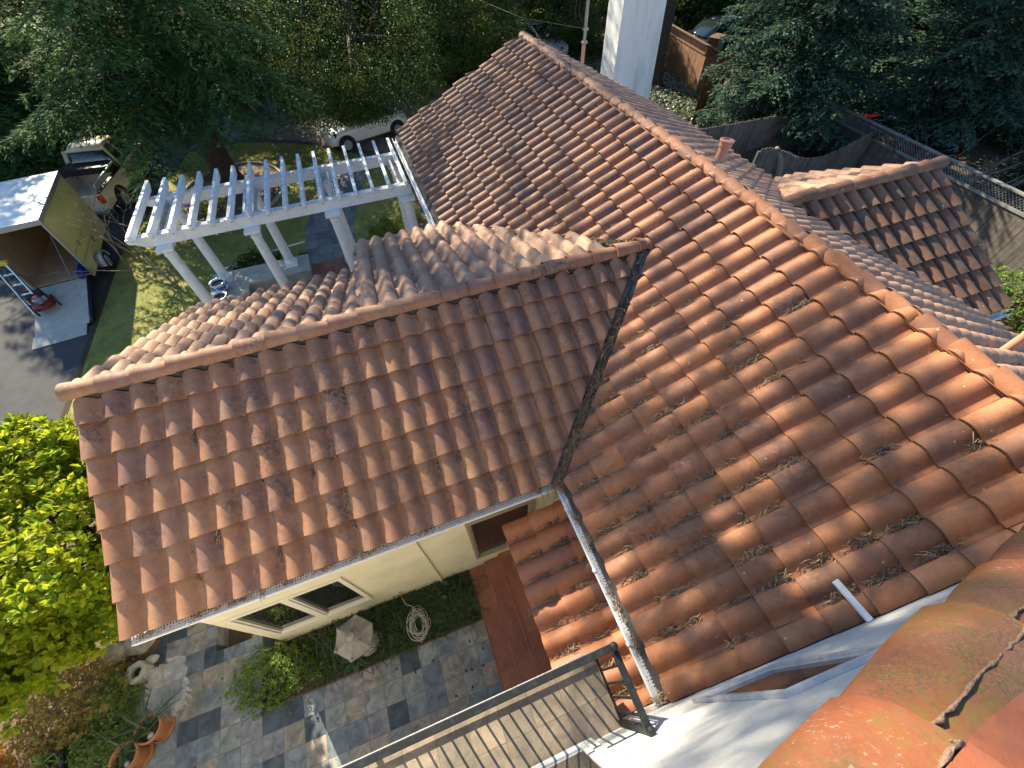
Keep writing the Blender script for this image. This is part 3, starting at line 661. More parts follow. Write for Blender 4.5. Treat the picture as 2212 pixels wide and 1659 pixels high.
mb = MB(); mb.b2((.745, WALLY+.01, rt-.035), (.80, ry-.03, rt)); mb.b2((.76, WALLY+.01, rt-.075), (.785, ry-.03, rt-.045)); o = mb.build('top_rail', M['black'], None, bevel=.005); o.parent = bal
mb = MB(); mb.b2((-3.2, ry-.012, BZ+.05), (.755, ry+.012, BZ+.075)); mb.b2((.758, WALLY+.01, BZ+.05), (.782, ry-.02, BZ+.075)); o = mb.build('bottom_rail', M['black'], None); o.parent = bal
for x, y in ((.772, ry), (.772, WALLY+.03), (-1.42, ry)):
    mb = MB(); mb.b2((x-.022, y-.022, BZ-.05), (x+.022, y+.022, rt+.012)); mb.lathe([(.004, .0), (.028, .008), (.034, .03), (.028, .052), (.008, .062)], (x, y, rt+.008), 14)
    o = mb.build('railing_post', M['black'], None, autosmooth=.6); o.parent = bal
x = .66
while x > -3.1:
    if abs(x+1.42) > .05:
        o = MB().b2((x-.008, ry-.008, BZ+.07), (x+.008, ry+.008, rt-.07)).build('baluster', M['black'], None); o.parent = bal
    x -= .112
for k in range(4):
    y = -.09-.11*k; o = MB().b2((.764, y-.008, BZ+.07), (.780, y+.008, rt-.07)).build('baluster', M['black'], None); o.parent = bal
# balcony door, only its near jamb and glass show
w = hpart(MB().b2((-.95, WALLY-.24, BZ), (.45, WALLY-.2, 5.35)).build('balcony_door', M['dark']), 'glazed sliding door on to the balcony')
mb = MB(); y0_, y1_ = WALLY-.18, WALLY+.035
mb.b2((.38, y0_, BZ+.02), (.455, y1_, 5.36)); mb.b2((-.955, y0_, BZ+.02), (-.88, y1_, 5.36)); mb.b2((-.88, y0_, BZ+.02), (.38, y1_, BZ+.065)); mb.b2((-.88, y0_, 5.29), (.38, y1_, 5.36))
mb.b2((.33, y0_, BZ+.066), (.379, WALLY+.020, 5.289)); mb.b2((-.30, y0_, BZ+.066), (-.24, WALLY+.020, 5.289)); mb.b2((-.24, y0_, BZ+.066), (.33, WALLY+.020, BZ+.115))
o = mb.build('frame', mat('white_aluminium', (.62, .63, .64), .4, (.50, .51, .52), 12), None, bevel=.004); o.parent = w
o = MB().b2((-.88, WALLY+.004, BZ+.07), (.33, WALLY+.008, 5.289)).build('pane', M['glass'], None); o.parent = w

# chimney, vents, service mast -------------------------------------------
mb = MB()
CHX0, CHX1, CHY0, CHY1 = 7.85, 9.36, 12.8, 13.62
zb_, ztp = 1.0, 12.0
lo = [(CHX0, CHY0), (CHX1, CHY0), (CHX1, CHY1), (CHX0, CHY1)]; hi = [(CHX0, CHY0), (CHX1-.42, CHY0), (CHX1-.42, CHY1), (CHX0, CHY1)]
mb.add([(*p, zb_) for p in lo]+[(*p, ztp) for p in hi], [(3, 2, 1, 0), (4, 5, 6, 7), (0, 1, 5, 4), (1, 2, 6, 5), (2, 3, 7, 6), (3, 0, 4, 7)])
hpart(mb.build('chimney', M['chimney'], bevel=.012))
def vent(p, h, r, lean=(0, 0), label=None):
    p = Vector(p); ax = Vector((lean[0], lean[1], 1)).normalized()
    vm = mat('pink_terracotta_paint', (.50, .24, .16), .7, (.42, .20, .13), 9)
    v = hpart(MB().lathe([(r*1.5, -.12), (r*1.35, .0), (r, .06), (r*.95, h)], p, 20, ax=ax).build('vent_pipe', vm, autosmooth=.7), label)
    o = MB().lathe([(r*1.05, h-.09), (r*1.22, h-.085), (r*1.22, h-.02), (r*1.42, h-.01), (r*1.42, h+.012), (r*.9, h+.02), (r*.8, h-.02)], p, 20, ax=ax).build('vent_cap', vm, autosmooth=.7); o.parent = v
vent((5.75, 5.62, zrr(5.75)), .42, .085, (.10, .04), 'flanged pink vent pipe behind the main ridge')
vent((6.3, 1.02, zrr(6.3)+.02), .48, .05, (.05, 0), 'thin vent pipe at the right edge of the roof')
sp = hpart(MB().tube([(6.95, 13.15, 3.3), (6.95, 13.15, 4.62)], .05, 12).build('service_mast', mat('painted_mast', (.50, .25, .16), .6)), 'electrical service mast with hooked weatherhead')
mb = MB(); mb.tube([(6.95, 13.15, 4.6), (6.95, 13.15, 6.15), (6.94, 13.13, 6.30), (6.88, 13.08, 6.38), (6.80, 13.02, 6.34), (6.76, 12.99, 6.24)], [.045, .045, .055, .065, .06, .05], 12)
mb.box((6.95, 13.15, 4.66), (.16, .10, .05)); mb.box((6.95, 13.15, 4.95), (.15, .10, .05))
o = mb.build('weatherhead', M['steel'], None, autosmooth=.7); o.parent = sp
mb = MB(); mb.tube([(6.77, 12.99, 6.25), (6.60, 13.1, 5.7), (6.62, 13.2, 5.2), (6.86, 13.15, 4.97), (5.6, 14.6, 5.05), (2.0, 22, 6.0)], .012, 5); mb.tube([(6.8, 13.0, 6.25), (6.70, 13.1, 5.8), (6.72, 13.15, 5.3), (6.9, 13.15, 4.97)], .012, 5)
o = mb.build('service_cable', M['black'], None); o.parent = sp
for o in HP:
    if o.parent is None:
        o.parent = house; o.matrix_parent_inverse = house_inv
# white batten lying across the tiles against the gable wall
o = MB().bar((2.83, WALLY+.005, 4.27), (2.80, -.20, 4.27), .055, .03).build('wooden_batten', M['white'], bevel=.004)
tag(o, 'short white painted batten lying across the roof tiles against the white gable wall', 'batten')
# ------------------------------------------------------------------ ground sheets
def sheet(name, poly, z, m, th=None, label=None):
    mb = MB()
    if th: mb.prism(poly, z-th, z)
    else: mb.add([(p[0], p[1], z) for p in poly], [tuple(range(len(poly)))])
    return tag(mb.build(name, m), label, kind='structure')
M['dirt'] = mat('leaf_littered_earth', (.050, .036, .024), 1.0, (.13, .095, .06), 1.6, detail=9, bump=.8, bscale=14, coords='Object')
M['asphalt'] = mat('asphalt', (.040, .042, .048), .9, (.060, .060, .064), 3.0, bump=.5, bscale=90)
M['drive'] = mat('gravel_drive', (.13, .11, .09), .95, (.21, .18, .15), 4, bump=.6, bscale=70)
M['lawn'] = mat('lawn_turf', (.15, .165, .03), 1.0, (.28, .26, .08), 2.2, detail=9, bump=.6, bscale=60)
xx = [(-90, -60), (120, -60), (120, 140), (-90, 140)]
sheet('ground', xx, GZ-.012, M['dirt'])
sheet('driveway', [(-16, 1), (-8.66, 4), (-8.72, 16), (-7.9, 21), (-7.4, 24.1), (-4.6, 24.4), (-2.2, 23.0), (0, 21.2), (1.2, 20.2), (6.5, 20.2), (8, 27), (-6, 32), (-12, 40), (-19, 40), (-15, 25), (-13.2, 12)], GZ-.004, M['asphalt'])
sheet('gravel_driveway', [(-7.3, 24.4), (-4.5, 24.5), (-2.2, 23.1), (0, 21.3), (1.2, 20.3), (6.3, 20.3), (7.5, 26.5), (-5.5, 30)], GZ, M['drive'])
lawn_poly = [(-8.64, 3.5), (-8.70, 16), (-7.85, 21), (-7.3, 24.0), (-4.9, 24.1), (-2.3, 22.8), (-.3, 21.0), (1.3, 19.6), (1.3, 13.0), (-5.5, 13.0), (-5.5, 9.5), (-4.3, 7.6), (-4.0, 3.5)]
sheet('lawn', lawn_poly, GZ+.004, M['lawn'])
sheet('lawn_edging', [(-8.78, 3.5), (-8.84, 16), (-7.98, 21.05), (-7.4, 24.05), (-7.3, 24.0), (-7.85, 21), (-8.70, 16), (-8.64, 3.5)], GZ+.01, M['soil'], th=.03)
ps = bpy.data.materials.new('path_slate'); ps.use_nodes = True
tiled(ps, .46, .1, .2, [(.13, .15, .165), (.16, .175, .18), (.11, .125, .14), (.19, .19, .185)], (.07, .07, .065), .010, .8, mottle=.5)
sheet('stone_path', [(-2.50, 12.9), (-2.66, 14.0), (-2.55, 15.4), (-2.1, 16.9), (-1.4, 18.6), (-.5, 20.6), (.7, 20.1), (.05, 18.3), (-.55, 16.6), (-.88, 15.0), (-.95, 12.9)], GZ+.016, ps, th=.02)
tf = bpy.data.materials.new('terracotta_floor_tile'); tf.use_nodes = True
tiled(tf, .30, .02, .05, [(.27, .115, .065), (.24, .10, .058), (.30, .13, .075)], (.16, .08, .055), .006, .55, mottle=.35)
sheet('porch_floor', [(-4.2, 7.3), (-4.2, 12.2), (-2.5, 12.2), (-2.5, 13.0), (-.95, 13.0), (-.95, 12.2), (1.5, 12.2), (1.5, 7.3)], GZ+.06, tf, th=.06)
# courtyard slate
PZ = .15
sm_ = bpy.data.materials.new('courtyard_slate'); sm_.use_nodes = True
tiled(sm_, .3048, -.2275, 1.197, [(.20, .215, .195), (.045, .062, .082), (.22, .21, .195), (.16, .185, .195), (.24, .21, .18), (.06, .078, .095), (.21, .225, .215), (.13, .155, .18), (.25, .225, .185), (.20, .195, .205)], (.115, .10, .085), .007, .6, mottle=.85)
sheet('slate_patio', [(-5.92, WALLY), (-.287, WALLY), (-.287, 2.02), (-3.86, 2.02), (-3.86, 2.30), (-4.62, 2.30), (-4.62, 3.05), (-5.4, 3.05), (-5.92, 2.0)], PZ, sm_, th=.35)
sheet('garden_soil', [(-9, -2), (-5.92, -2), (-5.92, 2.05), (-5.4, 3.1), (-3.9, 3.1), (-3.9, 6.5), (-8.4, 6.5)], PZ-.03, M['mulch'], th=.4)
# terracotta steps to the porch
ts = bpy.data.materials.new('terracotta_step_tile'); ts.use_nodes = True
tiled(ts, .31, -.28, .10, [(.30, .105, .055), (.27, .095, .05), (.33, .12, .062)], (.20, .10, .065), .006, .5, mottle=.35)
mb = MB(); mb.b2((-.285, WALLY, GZ), (.03, 2.04, PZ+.012)); mb.b2((.03, WALLY, GZ), (.30, 2.04, PZ+.15)); mb.b2((.30, WALLY, GZ), (1.44, 2.04, PZ+.29))
for x, z in ((.012, PZ+.136), (.282, PZ+.276)): mb.tube([(x+.005, WALLY, z), (x+.005, 2.035, z)], .018, 8)
mb.tube([(-.285, WALLY, PZ+.008), (-.285, 2.035, PZ+.008)], .014, 8)
tag(mb.build('steps', ts), 'terracotta tiled steps leading up under the low porch roof', 'steps')

# ------------------------------------------------------------------ leaves, blades, sticks as many small faces
def leaf_mesh(P, D, Nn, L, W, shape='kite', fold=.15, rnd=None, rng=None):
    """P base points, D directions, Nn leaf normals: each leaf one small folded blade"""
    D = D/np.maximum(np.linalg.norm(D, axis=1, keepdims=True), 1e-9)
    S = np.cross(D, Nn); S /= np.maximum(np.linalg.norm(S, axis=1, keepdims=True), 1e-9); Nn = np.cross(S, D)
    L = np.broadcast_to(np.asarray(L, float), (len(P),))[:, None]; W = np.broadcast_to(np.asarray(W, float), (len(P),))[:, None]
    n = len(P)
    if shape == 'kite':
        v = np.stack([P, P+D*L*.5+S*W*.5+Nn*W*fold, P+D*L, P+D*L*.5-S*W*.5+Nn*W*fold], 1); k = 4
        f = (np.arange(n)[:, None]*4+np.array([0, 1, 2, 3])).reshape(-1, 4).tolist()
    else:                                   # obovate leaf: two halves folded along the midrib
        v = np.stack([P, P+D*L*.35+S*W*.30+Nn*W*fold*.6, P+D*L*.72+S*W*.5+Nn*W*fold, P+D*L-Nn*W*.12, P+D*L*.72-S*W*.5+Nn*W*fold, P+D*L*.35-S*W*.30+Nn*W*fold*.6], 1); k = 6
        a = np.arange(n)[:, None]*6
        f = np.concatenate([a+np.array([0, 1, 2, 3]), a+np.array([0, 3, 4, 5])]).tolist()
    r = rnd if rnd is not None else np.random.default_rng(0).random(n)
    return v.reshape(-1, 3), f, np.repeat(r, k)

def mesh_from(name, v, f, r, m, parent=None, smooth=False):
    me = bpy.data.meshes.new(name); me.from_pydata(v.tolist(), [], f)
    at = me.attributes.new('rnd', 'FLOAT', 'POINT'); at.data.foreach_set('value', np.asarray(r, np.float32))
    return link_mesh(name, me, m, parent, smooth)

def unit(rng, n):
    d = rng.normal(size=(n, 3)); return d/np.linalg.norm(d, axis=1, keepdims=True)

def rosettes(C, A, rng, nl, L, W, spread=.9, shape='obo', jitter=.25):
    """whorls of leaves at twig ends C pointing along A"""
    n = len(C); P = np.repeat(C, nl, 0); Ax = np.repeat(A, nl, 0)
    d = unit(rng, n*nl); d = d-Ax*np.sum(d*Ax, 1, keepdims=True); d /= np.linalg.norm(d, axis=1, keepdims=True)
    sp = rng.uniform(.35, 1.25, (n*nl, 1))*spread
    D = Ax*np.cos(sp)+d*np.sin(sp); Nn = Ax*np.sin(sp)-d*np.cos(sp)+rng.normal(0, jitter, (n*nl, 3))
    r = np.clip(np.repeat(rng.random(n), nl)*.55+rng.random(n*nl)*.45, 0, 1)
    return leaf_mesh(P+D*.01, D, Nn, L*rng.uniform(.65, 1.15, n*nl), W*rng.uniform(.75, 1.15, n*nl), shape, .16, r)

def blades(C, rng, L, W, lean=.6, segs=4, nper=1, droop=1.0):
    """arching strap leaves growing from points C"""
    n = len(C); az = rng.uniform(0, 2*np.pi, n); h = np.stack([np.cos(az), np.sin(az), np.zeros(n)], 1)
    Ln = L*rng.uniform(.55, 1.15, n); le = lean*rng.uniform(.3, 1.3, n); side = np.stack([-h[:, 1], h[:, 0], np.zeros(n)], 1)
    rows = []
    for i in range(segs+1):
        s = i/segs; out = Ln*(np.sin(le)*s+.25*droop*s*s*le); up = Ln*(np.cos(le)*s-.42*droop*le*s*s)
        p = C+h*out[:, None]+np.array([0, 0, 1])*up[:, None]; w = (W*(1-s**2.2)+.0008)*.5
        rows += [p-side*w, p+side*w]
    v = np.stack(rows, 1); k = 2*(segs+1); a = np.arange(n)[:, None]*k; f = []
    for i in range(segs): f.append(a+np.array([2*i, 2*i+1, 2*i+3, 2*i+2]))
    return v.reshape(-1, 3), np.concatenate(f).tolist(), np.repeat(rng.random(n), k)

def sticks(P, D, L, r, rng):
    D = D/np.linalg.norm(D, axis=1, keepdims=True); a = unit(rng, len(P)); X = np.cross(D, a); X /= np.linalg.norm(X, axis=1, keepdims=True); Y = np.cross(D, X)
    L = np.asarray(L)[:, None]; bend = X*L*rng.uniform(-.25, .25, (len(P), 1)); rows = []
    for s, k in ((0, 1), (.5, 1), (1, .6)):
        c = P+D*L*(s-.5)+bend*(1-(2*s-1)**2)
        for q in range(3):
            an = 2*math.pi*q/3; rows.append(c+(X*math.cos(an)+Y*math.sin(an))*r*k)
    v = np.stack(rows, 1); b = np.arange(len(P))[:, None]*9; f = []
    for j in range(2):
        for q in range(3): f.append(b+np.array([j*3+q, j*3+(q+1) % 3, (j+1)*3+(q+1) % 3, (j+1)*3+q]))
    return v.reshape(-1, 3), np.concatenate(f).tolist(), np.repeat(rng.random(len(P)), 9)

def join(parts):
    vs, fs, rs, b = [], [], [], 0
    for v, f, r in parts:
        vs.append(v); fs += [[i+b for i in q] for q in f]; rs.append(r); b += len(v)
    return np.concatenate(vs), fs, np.concatenate(rs)

# dry needle litter lying in the pans of the tiles, in the valley and on the gutter guards
rng = np.random.default_rng(77)
Pl, Dl, Ll = [], [], []
def clump(c, along, n, ln, wd, hgt, size=.075):
    along = np.array(along, float)/np.linalg.norm(along); side = np.cross(along, [0, 0, 1]); side /= np.linalg.norm(side)
    k = rng.normal(size=(n, 3)); p = np.array(c)+np.outer(np.clip(k[:, 0], -1.6, 1.6)*ln*.5, along)+np.outer(k[:, 1]*wd*.4, side)+np.outer(np.abs(k[:, 2])*hgt, [0, 0, 1])
    d = np.outer(rng.normal(0, 1, n), along)+unit(rng, n)*.55; d[:, 2] *= .5
    Pl.append(p); Dl.append(d); Ll.append(size*rng.uniform(.4, 1.3, n))
smv, nm_ = np.array(sm), np.cross((0, -1, 0), np.array(sm))
for c in range(51):
    y = 13.25-(c+.86)*TW
    if y < WALLY+.05: continue
    dens = 1.0 if y < 3.2 else (.55 if y < 6 else .12)
    for r in range(10):
        if rng.random() < dens*(.62 if r < 5 else .38 if r < 7 else .06):
            b = (r+rng.uniform(.1, .9))*TE; p = np.array((AX+.12, y, EV+.067))+smv*b+nm_*.022
            if inside(p, tri_m): continue
            clump(p, smv, int(rng.uniform(40, 130)*(1.25-.05*r)), rng.uniform(.14, .36), .062, .024, .085)
# wing, near slope: a few streaks in the pans towards the valley and the eave
svn = np.array(sv); nn_ = np.cross((1, 0, 0), svn)
for c in range(27):
    for r in range(7):
        x = -3.76+(c+.86)*TW
        if rng.random() < (.06+.22*max(0, (x+3.5)/5)*(1.1-r/8)+.18*(r == 0)):
            b = (r+rng.uniform(.1, .9))*TE; p = np.array((x, AY+.05, EV+.028))+svn*b+nn_*.02
            if p[0]-AX > p[1]-AY-.12: continue
            clump(p, svn, int(rng.uniform(20, 70)), rng.uniform(.10, .28), .032, .010, .065)
# porch roof
spn = np.array(sp_); np_ = np.cross((0, -1, 0), spn)
for c in range(9):
    y = 1.83-(c+.86)*TW
    for r in range(3):
        b = (r+rng.uniform(.2, .8))*TE*.95+.08
        clump(np.array((PX0, y, PZ0))+spn*b+np_*.03, spn, int(rng.uniform(45, 110)), rng.uniform(.18, .36), .055, .016)
# valley
for k in range(34):
    s = (k+rng.random())/34; p = np.array(va)*(1-s)+np.array(vb)*s
    clump(p+np.array([0, 0, .02]), np.array(vd), int(rng.uniform(30, 230)*max(.12, 1.15-1.15*s)), .22, .12, .035, .10)
# far slope of the wing over the porch
srn = np.array(sr_); nr_ = np.cross((-1, 0, 0), srn)
for c in range(13):
    for r in range(10):
        x = 3.0-(c+.86)*TW
        if rng.random() < .42:
            b = (r+rng.uniform(.1, .9))*TE; p = np.array((x, 7.86, ZW-KF*(7.86-YW)))+srn*b+nr_*.02
            if p[0] < -.6 or (p[1]-YW) > (3.565-p[0])*1.62-.1: continue
            clump(p, srn, int(rng.uniform(15, 60)), .22, .06, .012)
for k in range(60):                         # far valley where the porch roof meets the main slope
    s = rng.random(); p = np.array((AX, 8.0, EV+.05))*(1-s)+np.array((3.45, YW+.1, ZW+.0))*s
    clump(p+np.array([-.06, -.04, .05]), (-2.4, 3.885, -1.34), int(90*(1.1-s)), .22, .10, .022)
for k in range(30):                         # gutter guards
    if k % 2: p = (rng.uniform(-3.6, 1.0), AY+.01, EV+.012); al = (1, 0, 0)
    else: p = (AX+.03, rng.uniform(-.5, 1.8), EV+.012); al = (0, 1, 0)
    clump(p, al, int(rng.uniform(4, 22)), .10, .05, .005, .04)
for k in range(26):                         # against the white wall
    x = rng.uniform(1.2, 4.4); clump((x, WALLY+.06, EV+K*(x-AX)+.03), sm, int(rng.uniform(20, 70)), .2, .05, .015)
clump((.12, 1.55, PZ+.02), (.3, 1, 0), 60, .35, .12, .012, .2); clump((-.1, 1.75, PZ+.02), (.3, 1, 0), 30, .3, .12, .008, .2)
P_, D_, L_ = np.concatenate(Pl), np.concatenate(Dl), np.concatenate(Ll)
v, f, r = sticks(P_, D_, L_*1.15, .0036, rng)
tag(mesh_from('dry_pine_litter', v, f, r, M['needles']), 'dry brown pine needles and twigs lying in the tile channels, valley and gutters', kind='stuff')

# ------------------------------------------------------------------ planting bed in the courtyard
sheet('planting_bed', [(-3.87, 1.215), (-.30, 1.215), (-.30, 2.045), (-3.6, 2.045), (-3.6, 2.02), (-3.87, 2.02)], PZ+.01, M['soil'], th=.05)
mb = MB(); mb.b2((-3.88, 1.20, PZ), (-.292, 1.222, PZ+.018)); mb.b2((-3.885, 1.222, PZ), (-3.865, 2.0, PZ+.018))
tag(mb.build('bed_edging', mat('rusty_edging', (.10, .05, .035), .8)), 'thin rusty metal edging round the courtyard planting bed', 'edging')
rng = np.random.default_rng(5)
C = np.stack([rng.uniform(-3.2, -.34, 2600), 1.25+.76*rng.random(2600)**.9, np.full(2600, PZ+.01)], 1)
keepm = (rng.random(2600) < np.clip((C[:, 0]+3.5)*1.2, .15, 1)) & (np.hypot(C[:, 0]+2.21, C[:, 1]-1.5) > .16)
v, f, r = blades(C[keepm], rng, .30, .013, lean=1.0, segs=4, droop=1.2)
tag(mesh_from('mondo_grass', v, f, r, M['blade']), 'dark arching strap-leaved ground cover filling the courtyard bed', kind='stuff')
def shrub(name, label, cat, c, rad, hgt, n, nl, L, W, m, seed, shape='obo', stem=True, group=None, low=.05, flat=1.0):
    rng = np.random.default_rng(seed); t = thing(name, label, cat, (c[0], c[1], c[2]), 0, group)
    d = unit(rng, n); d[:, 2] = np.abs(d[:, 2])*1.0-.12; q = rng.uniform(.35, 1, (n, 1))**.5
    lump = 1+.22*np.sin(3.1*d[:, :1]*4+seed)*np.cos(2.7*d[:, 1:2]*4)+rng.normal(0, .06, (n, 1))
    C = d*q*lump*np.array([rad[0], rad[1], hgt]); C[:, 2] = np.maximum(C[:, 2], low)
    A = d+np.array([0, 0, .7])+rng.normal(0, .35, (n, 3)); A /= np.linalg.norm(A, axis=1, keepdims=True)
    v, f, r = rosettes(C, A, rng, nl, L, W, 1.0, shape)
    mesh_from('foliage', v, f, r, m, t)
    if stem:
        mb = MB()
        for k in range(9):
            i = rng.integers(n); p = C[i]; mb.tube([(0, 0, -.02), tuple(p*.45+np.array([0, 0, .03])), tuple(p*.9)], [.012, .008, .004], 5)
        mb.build('stem', M['twig'], t)
    return t
shrub('box_shrub', 'light green small-leaved shrub at the left end of the courtyard bed', 'shrub', (-3.70, 1.62, PZ), (.62, .48), .62, 640, 7, .048, .021, M['box'], 1)
shrub('low_shrub', 'small thin shrub beside the light green one on the bare soil', 'shrub', (-3.05, 1.42, PZ), (.20, .14), .17, 60, 6, .035, .014, M['box'], 3)
# fern beside the lantern
t = thing('fern', 'bright green fern frond arching in front of the stone lantern', 'fern', (-2.42, 1.36, PZ))
rng = np.random.default_rng(8); P, D, Nn, Ls = [], [], [], []
for az, ln in ((-.6, .32), (-1.3, .28), (.2, .25), (-2.3, .25), (2.8, .2)):
    for i in range(22):
        s = (i+1)/22; h = np.array([math.cos(az), math.sin(az), 0]); p = h*ln*s+np.array([0, 0, .20*math.sin(s*2.3)])
        for sg in (-1, 1):
            P.append(p); D.append(np.cross(h, [0, 0, 1])*sg+h*.35); Nn.append([0, 0, 1]); Ls.append(.075*(1-s*.85))
v, f, r = leaf_mesh(np.array(P), np.array(D), np.array(Nn, float), np.array(Ls), np.array(Ls)*.22+.002)
mesh_from('frond', v, f, r*.4+.6, M['blade'], t)
# broad leaved plant near the steps
t = shrub('broad_leaf_plant', 'grey-green broad-leaved plant against the cream wall near the steps', 'plant', (-.72, 1.82, PZ+.06), (.10, .08), .16, 7, 4, .12, .075, M['bluecedar'], 12, stem=False)

# stone lantern with a hexagonal cap
t = thing('stone_lantern', 'weathered stone garden lantern with a knobbed hexagonal cap in the planting bed', 'lantern', (-2.20, 1.55, PZ))
MB().lathe([(.20, -.02), (.20, .08), (.14, .12), (.085, .16), (.085, .40), (.12, .45), (.17, .47), (.17, .52)], (0, 0, 0), 24).build('pedestal', M['stone'], t, autosmooth=.6)
mb = MB(); mb.lathe([(.13, .52), (.13, .68)], (0, 0, 0), 6); mb.build('light_box', M['stone'], t)
mb = MB(); n = 6; R0 = .285; vs = []; fs = []
rings = [(.10, .66, 0), (R0, .69, .03), (R0, .725, .035), (.22, .755, .012), (.13, .80, 0), (.085, .825, 0)]
for rr, h, up in rings:
    for k in range(24):
        a = 2*math.pi*k/24+.3; corner = abs(((k % 4)/4)-.0) < .01
        ph = (k % 4)/4; e = math.cos(math.pi/6)/math.cos((ph-.5)*math.pi/3)
        vs.append((math.cos(a)*rr*e*(1.10 if rr > .2 else 1), math.sin(a)*rr*e*(1.10 if rr > .2 else 1), h+(up if corner else 0)))
for j in range(len(rings)-1):
    for k in range(24): fs.append((j*24+k, j*24+(k+1) % 24, (j+1)*24+(k+1) % 24, (j+1)*24+k))
fs += [tuple(range(24))[::-1], tuple(5*24+k for k in range(24))]
mb.add(vs, fs)
for k in range(6):
    a = math.pi/3*k+.3; p = Vector((math.cos(a)*.285, math.sin(a)*.285, .745)); mb.lathe([(.004, -.03), (.026, -.02), (.032, .0), (.026, .022), (.006, .034)], p, 10)
mb.build('cap', M['stone'], t, autosmooth=.5)
MB().lathe([(.085, .82), (.10, .835), (.10, .85), (.06, .86), (.068, .885), (.055, .915), (.02, .93)], (0, 0, 0), 20).build('finial', M['stone'], t, autosmooth=.6)
# coiled hose and its brass tap
t = thing('garden_hose', 'coiled pale grey garden hose lying on the ground cover, joined to a brass tap', 'hose', (-1.33, 1.52, PZ+.10))
rng = random.Random(3); pts = []
for i in range(11*26+1):
    a = 2*math.pi*i/26; lap = i/26; rx = .125+.055*math.sin(lap*1.7); rr = .205+.07*math.cos(lap*2.3)
    pts.append((math.cos(a)*rx+.02*math.sin(lap*1.3), math.sin(a)*rr*.95-.03*math.sin(lap*.9)-.02, .012*(lap % 5)+.006*math.sin(lap*3)+.01*math.cos(a*2+lap)))
mb = MB(); mb.tube(pts, .0058, 7); mb.tube([pts[-1], (-.05, .28, .04), (-.135, .33, .06), (-.165, .46, .14)], .0058, 7)
mb.build('hose', mat('pale_hose', (.50, .45, .40), .45), t, smooth=True)
mb = MB(); mb.tube([(-.165, .44, .13), (-.165, .50, .16), (-.165, .52, .20)], .014, 10); mb.lathe([(.02, .19), (.028, .2), (.02, .215)], (-.165, .52, 0), 10); mb.build('tap', mat('brass', (.45, .28, .08), .35, metal=.9), t, smooth=True)
# fallen dark leaves on the slate
P = np.array([G(u, v, PZ+.006) for u, v in ((895, 1448), (940, 1428), (900, 1450), (1010, 1452), (1015, 1380), (1046, 1405), (1018, 1441), (1020, 1490), (990, 1505), (860, 1440), (1040, 1440))]); rng = np.random.default_rng(2)
D = unit(rng, len(P)); D[:, 2] *= .05; v, f, r = leaf_mesh(P, D, np.tile([0, 0, 1.0], (len(P), 1)), .06, .035, 'obo', .1)
tag(mesh_from('fallen_leaves', v, f, r, mat('damp_leaf', (.035, .03, .035), .8)), 'dark fallen leaves scattered on the slate tiles', kind='stuff')

# ------------------------------------------------------------------ pots, stones and shrubs at the lower left
def pot(name, label, c, r, h, m, saucer=True, group=None, pebbles=3, seed=0):
    t = thing(name, label, 'flower pot', c, 0, group)
    MB().lathe([(r*.66, .02), (r*.80, h*.55), (r*.93, h*.86), (r*1.04, h*.87), (r*1.04, h), (r*.90, h), (r*.86, h*.86)], (0, 0, 0), 32, cap=False).build('pot_body', m, t, autosmooth=.6)
    MB().lathe([(r*.87, h*.78), (r*.4, h*.84), (.01, h*.85)], (0, 0, 0), 20).build('potting_soil', M['soil'], t)
    if saucer: MB().lathe([(r*.75, 0), (r*.98, .008), (r*1.02, .045), (r*.96, .045), (r*.92, .016), (.01, .012)], (0, 0, 0), 32).build('saucer', m, t, autosmooth=.6)
    rg = random.Random(seed)
    for k in range(pebbles):
        a = rg.uniform(2.6, 5.6); q = MB().lathe([(.004, -.02), (.034, -.012), (.045, .0), (.034, .014), (.004, .02)], (0, 0, 0), 14).build('pebble', M['paleslab'], t, smooth=True)
        q.location = (math.cos(a)*r*.55, math.sin(a)*r*.55, h*.86); q.scale = (1, .75, 1); q.rotation_euler = (0, 0, a)
    return t
def strap_plant(label, c, n, L, W, seed, m='blade', lean=.8, group=None, cat='plant'):
    rng = np.random.default_rng(seed); t = thing('strap_leaf_plant', label, cat, c, 0, group)
    C = rng.normal(0, .035, (n, 3)); C[:, 2] = 0; v, f, r = blades(C, rng, L, W, lean=lean, segs=6, droop=1.0); mesh_from('leaves', v, f, r, M[m], t)
    return t
pa, pb = G(330, 1575, .5), G(268, 1622, .5)
pot('terracotta_pot', 'terracotta pot with pale pebbles standing nearest the plastic sheet on the slate', (-5.32, 1.53, PZ), .175, .34, M['terra'], group='terracotta pots on the slate', seed=1)
strap_plant('long arching green strap leaves growing from the pot nearest the plastic sheet', (-5.36, 1.55, PZ+.30), 22, .62, .028, 4, lean=.95)
pot('terracotta_pot', 'terracotta pot with one big pebble nearest the bottom edge of the picture', (-5.58, 1.30, PZ), .175, .36, M['terra'], group='terracotta pots on the slate', pebbles=2, seed=6)
strap_plant('sparse green strap leaves growing from the pot nearest the picture bottom', (-5.60, 1.32, PZ+.31), 12, .50, .024, 9, lean=.9)
pot('black_pot', 'glossy black pot among foliage in the bottom left corner', (-6.55, 1.50, PZ), .20, .40, mat('glazed_black_pot', (.012, .016, .022), .15), saucer=False, pebbles=0)
strap_plant('leafy plant with white-edged blades growing above the glossy black pot', (-6.62, 1.62, PZ+.36), 26, .30, .035, 11, 'box', lean=.8)
mb = MB(); mb.lathe([(.40, .0), (.46, .42), (.50, .44), (.50, .50), (.42, .50), (.40, .44)], (0, 0, 0), 36, cap=False)
